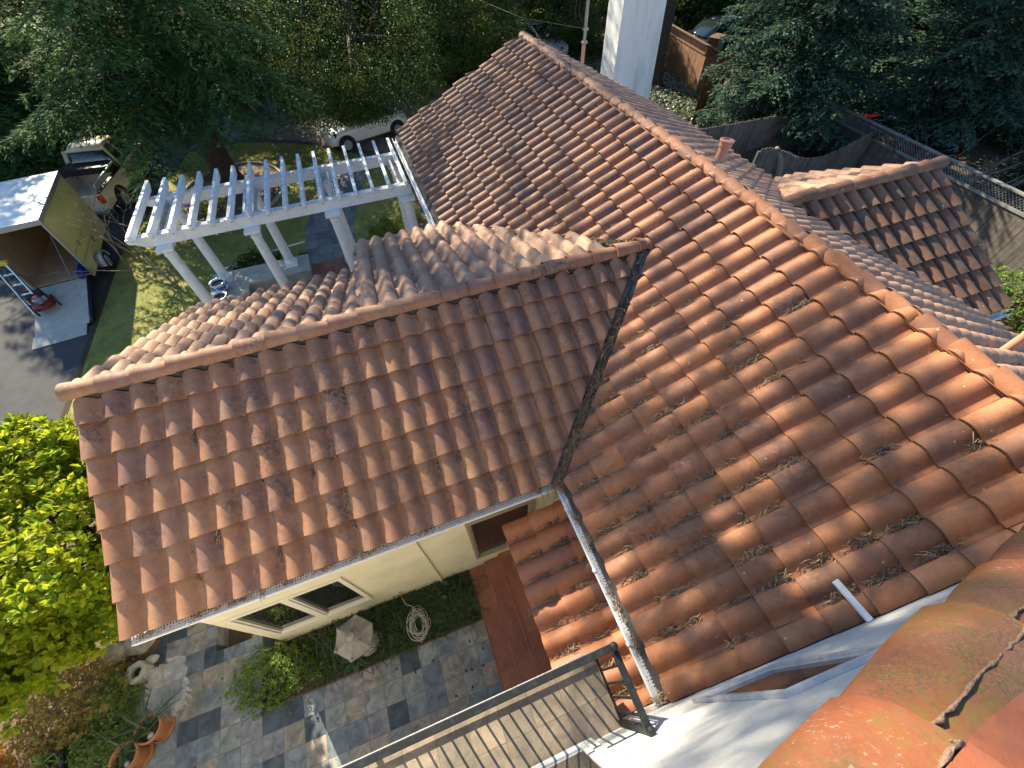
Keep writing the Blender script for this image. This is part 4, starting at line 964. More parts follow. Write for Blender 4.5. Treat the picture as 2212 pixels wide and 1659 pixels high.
o = mb.build('planter_bowl', mat('orange_clay', (.52, .24, .10), .6), autosmooth=.6); o.location = (-7.72, 1.72, PZ); tag(o, 'rim of a large orange clay planter cut by the left picture edge', 'planter')
# crumpled clear plastic sheet
pm = bpy.data.materials.new('clear_plastic'); pm.use_nodes = True; b_ = pm.node_tree.nodes['Principled BSDF']
b_.inputs['Base Color'].default_value = (.85, .87, .9, 1); b_.inputs['Roughness'].default_value = .12; b_.inputs['Alpha'].default_value = .27
rg = np.random.default_rng(4); n = 34; vs, fs = [], []
from mathutils import noise as mnoise
for j in range(n):
    for i in range(n):
        x, y = (i/(n-1)-.5), (j/(n-1)-.5); q = 1+.30*mnoise.noise((x*2.2, y*2.2, 1.7))
        z = .02+.11*abs(mnoise.noise((x*3.2, y*3.2, .3)))+.07*abs(mnoise.noise((x*7, y*7, 4)))+.015*mnoise.noise((x*16, y*16, 8))
        a = .45; X, Y = x*.62*q, y*.92*q; vs.append((X*math.cos(a)-Y*math.sin(a), X*math.sin(a)+Y*math.cos(a), z))
for j in range(n-1):
    for i in range(n-1):
        if math.hypot(i/(n-1)-.5, (j/(n-1)-.5)) < .52+.06*math.sin(i*1.3+j): fs.append((j*n+i, j*n+i+1, (j+1)*n+i+1, (j+1)*n+i))
mb = MB(); mb.add(vs, fs); o = mb.build('plastic_sheet', pm, autosmooth=.5); pp = G(365, 1490, PZ); o.location = (pp.x, pp.y, PZ)
tag(o, 'crumpled clear plastic sheet lying on the slate beside the flower pots', 'plastic sheet')
# hexagonal stone planter and loose stones
pp = G(290, 1452, PZ+.2); t = thing('stone_planter', 'pale six-sided stone planter with a hollow top beside the plastic sheet', 'planter', (pp.x, pp.y, PZ-.03), .3)
mb = MB(); mb.lathe([(.165, 0), (.165, .22), (.09, .22), (.085, .12)], (0, 0, 0), 6, cap=False); mb.lathe([(.088, .13), (.001, .13)], (0, 0, 0), 6); mb.build('stone_body', M['paleslab'], t, bevel=.012)
def stone(label, p, sz, seed, m='stone'):
    bm = bmesh.new(); bmesh.ops.create_icosphere(bm, subdivisions=3, radius=1)
    for v in bm.verts:
        v.co = Vector([v.co[i]*sz[i] for i in range(3)])*(1+.28*mnoise.noise(v.co*1.3+Vector((seed, 0, 0)))+.08*mnoise.noise(v.co*4+Vector((seed, 3, 0))))
    me = bpy.data.meshes.new('stone'); bm.to_mesh(me); bm.free(); o = link_mesh('stone', me, M[m], None, True); o.location = p
    return tag(o, label, 'stone', 'stones round the patio edge')
pp = G(250, 1418, PZ); stone('grey boulder under the lime tree left of the six-sided planter', (pp.x, pp.y, PZ+.05), (.22, .18, .16), 1)
pp = G(305, 1383, PZ); stone('large pale flat boulder half hidden under the roof corner', (pp.x, pp.y, PZ+.05), (.26, .24, .12), 2, 'stone')
pp = G(298, 1362, .4); stone('small round cream stone lying on the large pale boulder', (pp.x-.02, pp.y-.02, PZ+.22), (.06, .055, .05), 3, 'paleslab')
pp = G(330, 1425, PZ); stone('small pale angular stone at the patio edge nearest the plastic sheet', (pp.x, pp.y, PZ+.03), (.10, .07, .06), 5, 'paleslab')
shrub('rusty_shrub', 'wide rusty brown and yellow-green shrub in the lower left corner', 'shrub', (-6.62, 2.30, PZ), (.86, .78), .85, 2200, 8, .036, .018, M['rust'], 21)
shrub('soft_conifer', 'feathery light green dwarf conifer between the rusty shrub and the pots', 'shrub', (-5.98, 2.15, PZ), (.30, .42), .52, 620, 12, .045, .010, M['cypress'], 22, shape='kite')
shrub('dark_shrub', 'dark green shrub along the bottom left picture edge under the rusty shrub', 'shrub', (-6.2, 1.50, PZ), (.62, .48), .5, 1100, 9, .034, .016, M['cypress'], 23)

# lime green tree by the wing's left corner
t = thing('lime_tree', 'bright yellow-green sunlit broadleaf tree at the left corner of the tiled wing', 'tree', (-5.75, 4.0, PZ-.05))
rng = np.random.default_rng(31); n = 5000
d = unit(rng, n); d[:, 2] = d[:, 2]*.9+.1; q = rng.uniform(.45, 1, (n, 1))**.42
lump = 1+.16*np.sin(5*d[:, :1]+1)*np.sin(4*d[:, 1:2])+.12*np.sin(9*d[:, 2:3]+3*d[:, :1])
C = d*q*lump*np.array([1.95, 2.0, 1.15])+np.array([-.35, .0, 2.15]); C = C[C[:, 2] > .75]
C = C[(C[:, 0] < .95+.25*rng.random(len(C)))]; d2_ = C-np.array([-.3, 0, 1.2]); d2_ /= np.linalg.norm(d2_, axis=1, keepdims=True)
A = d2_+np.array([0, 0, .5])+rng.normal(0, .3, d2_.shape); A /= np.linalg.norm(A, axis=1, keepdims=True)
v, f, r = rosettes(C, A, rng, 10, .13, .066, 1.05)
mesh_from('crown', v, f, r, M['lime'], t)
mb = MB(); mb.tube([(0, 0, -.1), (.02, .02, .7), (-.1, 0, 1.5), (-.3, 0, 2.4)], [.09, .075, .06, .03], 10)
for k in range(26):
    p = C[rng.integers(len(C))]; b0 = np.array([-.03, 0, .6+.8*rng.random()]); mb.tube([tuple(b0), tuple((b0+p)/2+np.array([0, 0, .1])), tuple(p)], [.032, .018, .006], 6)
mb.build('trunk', M['bark'], t, smooth=True)
# purple flowers beyond the lime tree
t = thing('purple_flowers', 'purple flowering shrub showing between the lime tree and the roof end', 'shrub', (-5.75, 6.3, GZ))
rng = np.random.default_rng(41); C = np.stack([rng.normal(0, .55, 46), rng.normal(0, .35, 46), rng.uniform(.9, 2.0, 46)], 1)
v, f, r = rosettes(C, np.tile([0, 0, 1.0], (46, 1)), rng, 6, .085, .03, 1.0); mesh_from('foliage', v, f, r, M['broad'], t)
C2 = C[:22]+np.array([0, 0, .06]); v, f, r = rosettes(C2, np.tile([0, -.2, 1.0], (22, 1)), rng, 9, .06, .05, 1.0); mesh_from('petals', v, f, r, M['purple'], t)
mb = MB()
for p in C[::3]: mb.tube([(0, 0, 0), tuple(p*.5), tuple(p)], [.014, .01, .006], 5)
mb.build('stem', M['twig'], t)
# ------------------------------------------------------------------ pergola on its low wall
LWZ = .25
def lwall(label, poly, plinth):
    t = thing('low_wall', label, 'low wall', (poly[0][0], poly[0][1], GZ), 0, 'pale stone low walls')
    inv = Vector((poly[0][0], poly[0][1], GZ))
    sh = lambda P: [(p[0]-inv.x, p[1]-inv.y) for p in P]
    MB().prism(sh(poly), LWZ-.09-GZ, LWZ-GZ).build('coping', M['paleslab'], t, bevel=.012)
    MB().prism(sh(plinth), 0, LWZ-.09-GZ).build('wall_base', M['paleslab'], t)
lwall('pale stone L-shaped low wall carrying the left pergola columns', [(-5.30, 9.6), (-4.22, 9.6), (-4.22, 12.18), (-2.42, 12.18), (-2.42, 13.05), (-5.30, 13.05)], [(-5.24, 9.6), (-4.28, 9.6), (-4.28, 12.24), (-2.48, 12.24), (-2.48, 12.99), (-5.24, 12.99)])
lwall('pale stone low wall on the house side of the stone path', [(-1.35, 12.18), (1.35, 12.18), (1.35, 13.05), (-1.35, 13.05)], [(-1.29, 12.24), (1.35, 12.24), (1.35, 12.99), (-1.29, 12.99)])
perg = thing('pergola', 'white painted pergola of round columns, two long beams and open rafters', 'pergola', (-2.0, 11.7, LWZ))
PL0 = Vector((-2.0, 11.7, LWZ))
TOPZ = 2.62
def column(x, y):
    c = Vector((x, y, LWZ))-PL0; Hh = TOPZ-LWZ
    o = MB().lathe([(.135, .20), (.135, .6), (.128, 1.2), (.112, Hh-.22), (.112, Hh-.2)], c, 28).build('column', M['white'], perg, autosmooth=.6)
    mb = MB(); mb.box(c+Vector((0, 0, .045)), (.36, .36, .09)); mb.lathe([(.165, .09), (.182, .115), (.165, .145), (.148, .155), (.155, .175), (.148, .19), (.137, .21)], c, 28); mb.build('column_base', M['white'], o, autosmooth=.6)
    mb = MB(); mb.lathe([(.113, Hh-.24), (.128, Hh-.232), (.128, Hh-.215), (.116, Hh-.205), (.118, Hh-.14), (.135, Hh-.12), (.165, Hh-.085), (.165, Hh-.07)], c, 28); mb.box(c+Vector((0, 0, Hh-.035)), (.36, .36, .07)); mb.build('capital', M['white'], o, autosmooth=.6)
for x in (-4.88, -2.94, -1.02, .90):
    column(x, 10.78); column(x, 12.68)
def pbeam(y):
    x0, x1, z0, z1 = -5.55, 1.06, TOPZ+.005, TOPZ+.26; mb = MB()
    poly = [(x0+.42, z0), (x1, z0), (x1, z1), (x0, z1), (x0, z1-.09), (x0+.05, z1-.12), (x0+.12, z1-.13), (x0+.20, z1-.17), (x0+.30, z0+.02)]
    mb.sidewall(poly, y-.075, y+.075); mb.v = [tuple(Vector(p)-PL0) for p in mb.v]; mb.build('beam', M['whitewood'], perg, bevel=.006)
    m2 = MB(); m2.b2((x0+.02, y-.085, z1+.001), (x1, y+.085, z1+.012)); m2.v = [tuple(Vector(p)-PL0) for p in m2.v]; m2.build('beam_capping', M['grimywhite'], perg)
pbeam(10.90); pbeam(12.72)
nr = 16
for i in range(nr):
    x = -5.33+i*(6.28/(nr-1)); z0 = TOPZ+.272; mb = MB()
    poly = [(10.66, z0), (13.12, z0), (13.32, z0+.10), (13.32, z0+.17), (10.60, z0+.17), (10.60, z0+.06)]
    mb.sidewall(poly, x-.034, x+.034, axis='x'); mb.v = [tuple(Vector(p)-PL0) for p in mb.v]
    mb.build('rafter', [M['whitewood']], perg, bevel=.004)
    m2 = MB(); m2.b2((x-.038, 10.60, z0+.171), (x+.038, 13.32, z0+.179)); m2.v = [tuple(Vector(p)-PL0) for p in m2.v]; m2.build('rafter_top', M['grimywhite'], perg)
for x in (-4.88, -2.94, -1.02, .90):        # paired cross members over the columns
    mb = MB()
    for dx in (-.10, .10): mb.b2((x+dx-.03, 10.98, TOPZ+.01), (x+dx+.03, 12.64, TOPZ+.2))
    mb.v = [tuple(Vector(p)-PL0) for p in mb.v]; mb.build('cross_beam', M['grimywhite'], perg)

# blue and white porcelain bowls
bw = bpy.data.materials.new('blue_white_porcelain'); bw.use_nodes = True; t_ = bw.node_tree; N, L = t_.nodes, t_.links
tc = N.new('ShaderNodeTexCoord'); no = N.new('ShaderNodeTexVoronoi'); no.inputs['Scale'].default_value = 9; no.feature = 'SMOOTH_F1'
n2 = N.new('ShaderNodeTexNoise'); n2.inputs['Scale'].default_value = 11; n2.inputs['Detail'].default_value = 3
L.new(tc.outputs['Object'], no.inputs['Vector']); L.new(tc.outputs['Object'], n2.inputs['Vector'])
sx = N.new('ShaderNodeSeparateXYZ'); L.new(tc.outputs['Object'], sx.inputs[0])
wv = N.new('ShaderNodeMath'); wv.operation = 'SINE'; ml = N.new('ShaderNodeMath'); ml.operation = 'MULTIPLY'; ml.inputs[1].default_value = 34
L.new(sx.outputs[2], ml.inputs[0]); L.new(ml.outputs[0], wv.inputs[0])
ad = N.new('ShaderNodeMath'); ad.operation = 'MULTIPLY_ADD'; ad.inputs[1].default_value = .16; L.new(wv.outputs[0], ad.inputs[0]); L.new(n2.outputs[0], ad.inputs[2])
r = N.new('ShaderNodeValToRGB'); r.color_ramp.elements[0].position = .50; r.color_ramp.elements[1].position = .56
r.color_ramp.elements[0].color = (.72, .74, .76, 1); r.color_ramp.elements[1].color = (.07, .13, .38, 1); L.new(ad.outputs[0], r.inputs[0]); L.new(r.outputs[0], N['Principled BSDF'].inputs['Base Color'])
N['Principled BSDF'].inputs['Roughness'].default_value = .12
def bowl(label, c, s):
    t = thing('porcelain_bowl', label, 'porcelain pot', c, 0, 'blue and white porcelain bowls')
    MB().lathe([(.13*s, 0), (.15*s, .02*s), (.225*s, .13*s), (.235*s, .20*s), (.215*s, .27*s), (.195*s, .29*s), (.215*s, .305*s), (.215*s, .325*s), (.185*s, .325*s), (.17*s, .28*s)], (0, 0, 0), 36, cap=False).build('bowl_body', bw, t, autosmooth=.9)
    MB().lathe([(.185*s, .24*s), (.01, .255*s)], (0, 0, 0), 24).build('potting_soil', M['mulch'], t)
p = G(470, 612, LWZ+.28); bowl('blue and white porcelain bowl nearer the pergola back column, wide and low', (p.x, p.y, LWZ), 1.0)
p = G(474, 640, LWZ+.28); bowl('blue and white porcelain bowl with a thick rim, nearer the tiled roof', (p.x, p.y, LWZ), .92)
strap_plant('green strap-leaved plant standing on the terracotta porch floor by the roof edge', (-3.1, 9.75, GZ+.06), 46, .62, .022, 14, lean=.7)
strap_plant('small variegated strap-leaved plant beside the stone path', (-2.75, 13.75, GZ), 34, .42, .03, 15, 'box', lean=.8)
strap_plant('reddish grassy plant with pale seed heads by the house wall near the pergola', (.55, 13.9, GZ), 40, .8, .016, 16, 'rust', lean=.6)
shrub('leafy_shrub', 'dark leafy shrub behind the L-shaped low wall under the pergola', 'shrub', (-4.1, 13.75, GZ), (.75, .5), .55, 380, 8, .08, .03, M['broad'], 51)
shrub('leafy_shrub', 'round glossy green shrub on the lawn left of the low wall', 'shrub', (-6.15, 10.6, GZ), (.70, 1.25), .75, 900, 9, .06, .026, M['box'], 52)
shrub('leafy_shrub', 'small green shrub between the right pergola columns', 'shrub', (.15, 14.1, GZ), (.5, .45), .55, 260, 8, .07, .03, M['box'], 53)
shrub('leafy_shrub', 'upright pale green shrub against the house wall behind the pergola', 'shrub', (1.15, 14.6, GZ), (.4, .6), .9, 300, 8, .07, .03, M['box'], 54)

# ring bed round the cedar
rc = Vector((-5.15, 19.3)); mb = MB(); n = 44
ring_o = [(rc.x+1.95*math.cos(2*math.pi*k/n), rc.y+2.45*math.sin(2*math.pi*k/n)) for k in range(n)]
sheet('tree_bed', ring_o, GZ+.02, M['mulch'], th=.03)
rg = random.Random(9); t = thing('bed_border', 'oval border of small pale stones round the big cedar', 'stone border', (rc.x, rc.y, GZ))
mb = MB()
for k in range(n*2):
    a = math.pi*k/n; s = rg.uniform(.07, .10); mb.box(((1.98)*math.cos(a), (2.48)*math.sin(a), .05), (s, .145, .10), rz=a+rg.uniform(-.1, .1))
mb.build('border_stones', M['paleslab'], t, bevel=.012)
shrub('pansies', 'low clump of dark violet flowers at the lawn side of the oval bed', 'flowers', (-6.6, 18.9, GZ), (.35, .35), .25, 60, 7, .06, .035, M['purple'], 61, stem=False)
shrub('leafy_shrub', 'loose green shrub with a few violet flowers inside the oval bed', 'shrub', (-5.9, 18.2, GZ), (.75, .55), .6, 320, 7, .07, .03, M['box'], 62)
# sprinkler hose edging seen on the lawn edge
o = MB().tube([(-5.35, 13.9, GZ+.03), (-4.2, 14.25, GZ+.03), (-3.2, 14.45, GZ+.03), (-2.62, 14.5, GZ+.03)], .03, 8).build('border_edging', M['white'], smooth=True)
tag(o, 'thin white edging strip between lawn and planting beside the stone path', 'edging')
o = MB().tube([(-6.75, 8.6, GZ+.02), (-6.55, 9.5, GZ+.02), (-6.4, 10.6, GZ+.02)], .03, 8).build('white_pipe', M['white'], smooth=True)
tag(o, 'short white pipe lying on the lawn beside the round glossy shrub', 'pipe')
for (px_, py_, h, lab) in ((-1.0, 17.7, .75, 'thin black garden light stake on the lawn left of the stone path'), (.2, 17.1, .8, 'thin black garden light stake right of the stone path')):
    mb = MB(); mb.tube([(px_, py_, GZ), (px_, py_, GZ+h)], .012, 6); mb.lathe([(.015, h-.02), (.07, h), (.05, h+.05), (.01, h+.08)], (px_, py_, GZ), 12)
    tag(mb.build('garden_light', M['black'], smooth=True), lab, 'garden light')

# lawn grass
from mathutils.geometry import intersect_point_tri_2d
rng = np.random.default_rng(101)
def in_poly(P, poly):
    x, y = P[:, 0], P[:, 1]; c = np.zeros(len(P), bool); j = len(poly)-1
    for i in range(len(poly)):
        xi, yi = poly[i]; xj, yj = poly[j]
        k = ((yi > y) != (yj > y)) & (x < (xj-xi)*(y-yi)/(yj-yi+1e-12)+xi); c ^= k; j = i
    return c
C = np.stack([rng.uniform(-8.7, 1.3, 90000), rng.uniform(3.5, 24.2, 90000), np.full(90000, GZ)], 1)
k_ = in_poly(C, lawn_poly) & ~in_poly(C, [(p[0], p[1]) for p in ring_o]) & ~in_poly(C, [(-2.75, 12.9), (-2.7, 15.4), (-2.2, 16.9), (-.5, 20.6), (.8, 20.1), (-.4, 16.6), (-.8, 12.9)])
v, f, r = blades(C[k_], rng, .075, .012, lean=.7, segs=1, droop=.6)
tag(mesh_from('lawn_grass', v, f, r, M['grassblade']), 'short sunlit lawn grass in front of the pergola', kind='stuff')

# ------------------------------------------------------------------ box trailer with its ramp down
M['gold'] = mat('champagne_trailer_paint', (.66, .56, .21), .35, (.60, .50, .18), 2, coat=.3)
M['roofwhite'] = mat('white_trailer_roof', (.80, .80, .80), .35, (.70, .70, .68), 5)
M['ply'] = mat('plywood', (.42, .29, .17), .75, (.33, .22, .13), 3)
M['alu'] = mat('aluminium_trim', (.50, .52, .55), .35, metal=.8)
M['rampply'] = mat('worn_ramp_board', (.44, .44, .40), .8, (.34, .33, .30), 5)
M['tail'] = mat('red_lens', (.45, .015, .01), .2)
M['amber'] = mat('orange_lens', (.55, .12, .02), .3)
TRH = .55                                   # trailer height offsets are measured from the drive
tr = thing('box_trailer', 'champagne-coloured enclosed trailer with white roof, rear ramp lowered on the asphalt', 'trailer', (-9.66, 14.45, GZ), math.radians(5.5))
TWD, TLN, TZ0, TZ1 = .80, 3.15, .52, 2.28
mb = MB(); mb.b2((TWD-.03, 0, TZ0-.12), (TWD, TLN, TZ1)); mb.b2((-TWD, 0, TZ0-.12), (-TWD+.03, TLN, TZ1)); mb.b2((-TWD+.03, TLN-.03, TZ0-.12), (TWD-.03, TLN, TZ1))
mb.build('trailer_body', M['gold'], tr)
MB().b2((-TWD-.01, -.02, TZ1+.001), (TWD+.01, TLN+.02, TZ1+.045)).build('trailer_roof', M['roofwhite'], tr, bevel=.01)
mb = MB(); mb.b2((-TWD+.03, 0, TZ0-.05), (TWD-.03, TLN-.03, TZ0)); mb.build('floor', M['ply'], tr)
mb = MB(); mb.b2((-TWD+.031, .02, TZ0), (-TWD+.05, TLN-.04, TZ1-.02)); mb.b2((TWD-.05, .02, TZ0), (TWD-.031, TLN-.04, TZ1-.02)); mb.b2((-TWD+.05, TLN-.06, TZ0), (TWD-.05, TLN-.035, TZ1-.02)); mb.build('inner_lining', M['ply'], tr)
mb = MB()
for s in (-1, 1): mb.b2((s*TWD-.045, -.015, TZ0-.12), (s*TWD+.008*s, .045, TZ1+.05)) if s > 0 else mb.b2((-TWD-.008, -.015, TZ0-.12), (-TWD+.045, .045, TZ1+.05))
mb.b2((-TWD+.045, -.03, TZ1-.10), (TWD-.045, .03, TZ1+.05)); mb.b2((TWD+.001, -.01, TZ1-.09), (TWD+.012, TLN, TZ1+.03)); mb.build('rear_frame', M['alu'], tr, bevel=.006)
mb = MB(); mb.b2((TWD+.001, .05, TZ0+.30), (TWD+.012, TLN-.02, TZ0+.335)); mb.b2((TWD+.001, .05, TZ0+.62), (TWD+.012, TLN-.02, TZ0+.64)); mb.build('side_trim', M['alu'], tr)
mb = MB()
for yy, zz in ((.7, TZ0+.55), (1.6, TZ0+.15)): mb.b2((TWD+.001, yy, zz), (TWD+.02, yy+.03, zz+.16))
mb.build('door_strap', M['black'], tr)
mb = MB(); n = 14; fy = .92; prof = [(fy+.36*math.cos(math.pi*k/n), TZ0-.22+.33*math.sin(math.pi*k/n)) for k in range(n+1)]; inner = [(fy+.34*math.cos(math.pi*k/n), TZ0-.22+.31*math.sin(math.pi*k/n)) for k in range(n+1)]
for k in range(n): mb.sidewall([prof[k], prof[k+1], inner[k+1], inner[k]], TWD+.001, TWD+.24, axis='x')
mb.build('fender', M['alu'], tr, autosmooth=.5)
def wheel(parent, c, r, w, rimr=.62, side=1, spoke=None):
    ty = MB().lathe([(r*.62, -w/2), (r*.93, -w/2), (r, -w*.32), (r, w*.32), (r*.93, w/2), (r*.62, w/2)], c, 28, ax=(side, 0, 0), cap=False).build('tyre', M['rubber'], parent, autosmooth=.7)
    mb = MB(); mb.lathe([(r*.62, w*.42), (r*.58, w*.30), (r*.50, w*.18), (.02, w*.22)], c, 28, ax=(side, 0, 0))
    x, y, d = frame_of((side, 0, 0))
    for k in range(spoke or 5):
        a = 2*math.pi*k/(spoke or 5); u = x*math.cos(a)+y*math.sin(a); mb.bar(Vector(c)+d*w*.34+u*r*.08, Vector(c)+d*w*.40+u*r*.60, r*.16, w*.12)
    mb.build('rim', M['alu'], ty, autosmooth=.6); return ty
for s in (1, -1): wheel(tr, (s*(TWD+.12), fy, .30), .30, .19, side=s, spoke=6)
mb = MB(); mb.b2((-.05, TLN, TZ0-.1), (.05, TLN+1.0, TZ0-.02)); mb.b2((-TWD, .02, TZ0-.20), (-TWD+.06, TLN, TZ0-.121)); mb.b2((TWD-.06, .02, TZ0-.20), (TWD, TLN, TZ0-.121)); mb.b2((-TWD+.06, .5, TZ0-.22), (TWD-.06, .58, TZ0-.14)); mb.build('chassis', M['black'], tr)
mb = MB(); mb.b2((TWD-.03, -.028, TZ0+.02), (TWD+.012, -.016, TZ0+.09)); mb.b2((TWD+.0125, .05, TZ0+.04), (TWD+.022, .13, TZ0+.10)); mb.build('tail_light', M['amber'], tr)
# ramp
h0 = TZ0-.03; rl = 1.95; dz_ = h0-.05; ry2 = math.sqrt(rl*rl-dz_*dz_)
mb = MB(); mb.bar((-.03, -.03, h0-.05), (-.03, -ry2, .03), 1.46, .06); mb.build('ramp_frame', M['black'], tr)
mb = MB(); mb.bar((-.06, -.09, h0-.008), (-.06, -ry2+.02, .078), 1.36, .018); mb.build('ramp', M['rampply'], tr)
mb = MB(); mb.bar((-.12, -ry2+.03, .07), (-.12, -ry2-.42, .015), 1.34, .018); mb.build('ramp_flap', M['rampply'], tr)
for sx_ in (-1, 1): MB().tube([(sx_*.70, .05, TZ1-.45), (sx_*.66, -ry2*.55, .75), (sx_*.66, -ry2+.1, .10)], .007, 5).build('ramp_cable', M['steel'], tr)
def on_tr(x, y, z): return tr.location+Matrix.Rotation(math.radians(5.5), 3, 'Z') @ Vector((x, y, z))
TRZ = math.radians(5.5)
t = thing('step_ladder', 'aluminium step ladder with a yellow top leaning inside the trailer door', 'ladder', on_tr(-.62, -.95, .22), TRZ)
mb = MB()
a0, a1 = Vector((-.16, 0, 0)), Vector((-.16, .55, 1.35)); b0, b1 = Vector((.18, 0, 0)), Vector((.12, .55, 1.35))
mb.bar(a0, a1, .03, .075); mb.bar(b0, b1, .03, .075)
for k in range(1, 5): mb.bar(a0.lerp(a1, k/5), b0.lerp(b1, k/5), .07, .02)
mb.build('ladder_frame', M['alu'], t); MB().box((-.02, .56, 1.37), (.40, .16, .09)).build('ladder_top', mat('yellow_plastic', (.62, .46, .03), .5), t, bevel=.02)
t = thing('lawn_mower', 'red lawn mower with a dark grass bag parked on the trailer ramp', 'lawn mower', on_tr(-.34, -1.02, .36), TRZ+.5)
mb = MB(); mb.lathe([(.26, .08), (.28, .10), (.27, .20), (.16, .235), (.05, .24)], (0, 0, 0), 20); mb.build('mower_deck', mat('dull_red_paint', (.16, .012, .01), .45), t, autosmooth=.6)
mb = MB(); mb.lathe([(.13, .24), (.14, .34), (.10, .38), (.04, .39)], (0, 0, 0), 16); mb.box((.12, -.06, .30), (.12, .12, .10)); mb.box((-.02, -.14, .30), (.10, .10, .08)); mb.build('engine', M['steel'], t, autosmooth=.6)
mb = MB(); mb.lathe([(.10, .385), (.09, .41), (.03, .415)], (0, 0, 0), 16); mb.build('engine_cowl', M['tail'], t, autosmooth=.6)
mb = MB(); mb.sidewall([(.22, .12), (.62, .05), (.66, .30), (.24, .40)], -.22, .22, axis='x'); mb.build('grass_bag', mat('dark_bag_cloth', (.012, .022, .020), .9, (.03, .04, .035), 12), t, bevel=.05)
for sx_ in (-.28, .28):
    for sy_ in (-.22, .24): wheel(t, (sx_, sy_, .09), .09, .05, side=1 if sx_ > 0 else -1)
mb = MB(); mb.tube([(-.2, .24, .25), (-.2, .62, .70), (-.18, .72, .78), (.18, .72, .78), (.2, .62, .70), (.2, .24, .25)], .012, 6); mb.build('handle', M['black'], t)
mb = MB(); mb.lathe([(.12, 0), (.125, .02), (.125, .26), (.10, .30), (.04, .32), (.04, .35)], (0, 0, 0), 18); o = mb.build('blue_jug', mat('blue_plastic', (.01, .05, .32), .4), autosmooth=.6); o.location = on_tr(.60, .52, TZ0); tag(o, 'round bright blue jug just inside the trailer door', 'jug')
mb = MB(); mb.b2((-.10, -.30, 0), (.10, .30, .20)); mb.b2((-.07, -.2, .20), (.07, .2, .25)); o = mb.build('blue_toolbox', mat('navy_plastic', (.01, .02, .16), .4), bevel=.02); o.location = on_tr(.63, .05, TZ0); o.rotation_euler = (0, 0, TRZ); tag(o, 'long navy blue plastic box on the trailer floor behind the ramp hinge', 'tool box')

# ------------------------------------------------------------------ vehicles
M['cartan'] = mat('tan_car_paint', (.62, .55, .42), .25, coat=.6); M['carwhite'] = mat('white_car_paint', (.74, .75, .72), .25, coat=.6)
M['carblack'] = mat('dark_car_paint', (.03, .035, .05), .2, coat=.8); M['carred'] = mat('red_car_paint', (.11, .006, .008), .2, coat=.8); M['carsilver'] = mat('silver_car_paint', (.48, .49, .50), .25, coat=.6)
M['carglass'] = mat('car_glass', (.015, .025, .022), .04, spec=1.0)
def loft(mb, secs, m=0):                    # rings of equal length along y
    n = len(secs[0]); vs = [p for s in secs for p in s]
    fs = [(i*n+k, i*n+(k+1) % n, (i+1)*n+(k+1) % n, (i+1)*n+k) for i in range(len(secs)-1) for k in range(n)]
    fs += [tuple(range(n))[::-1], tuple((len(secs)-1)*n+k for k in range(n))]
    return mb.add(vs, fs, m)
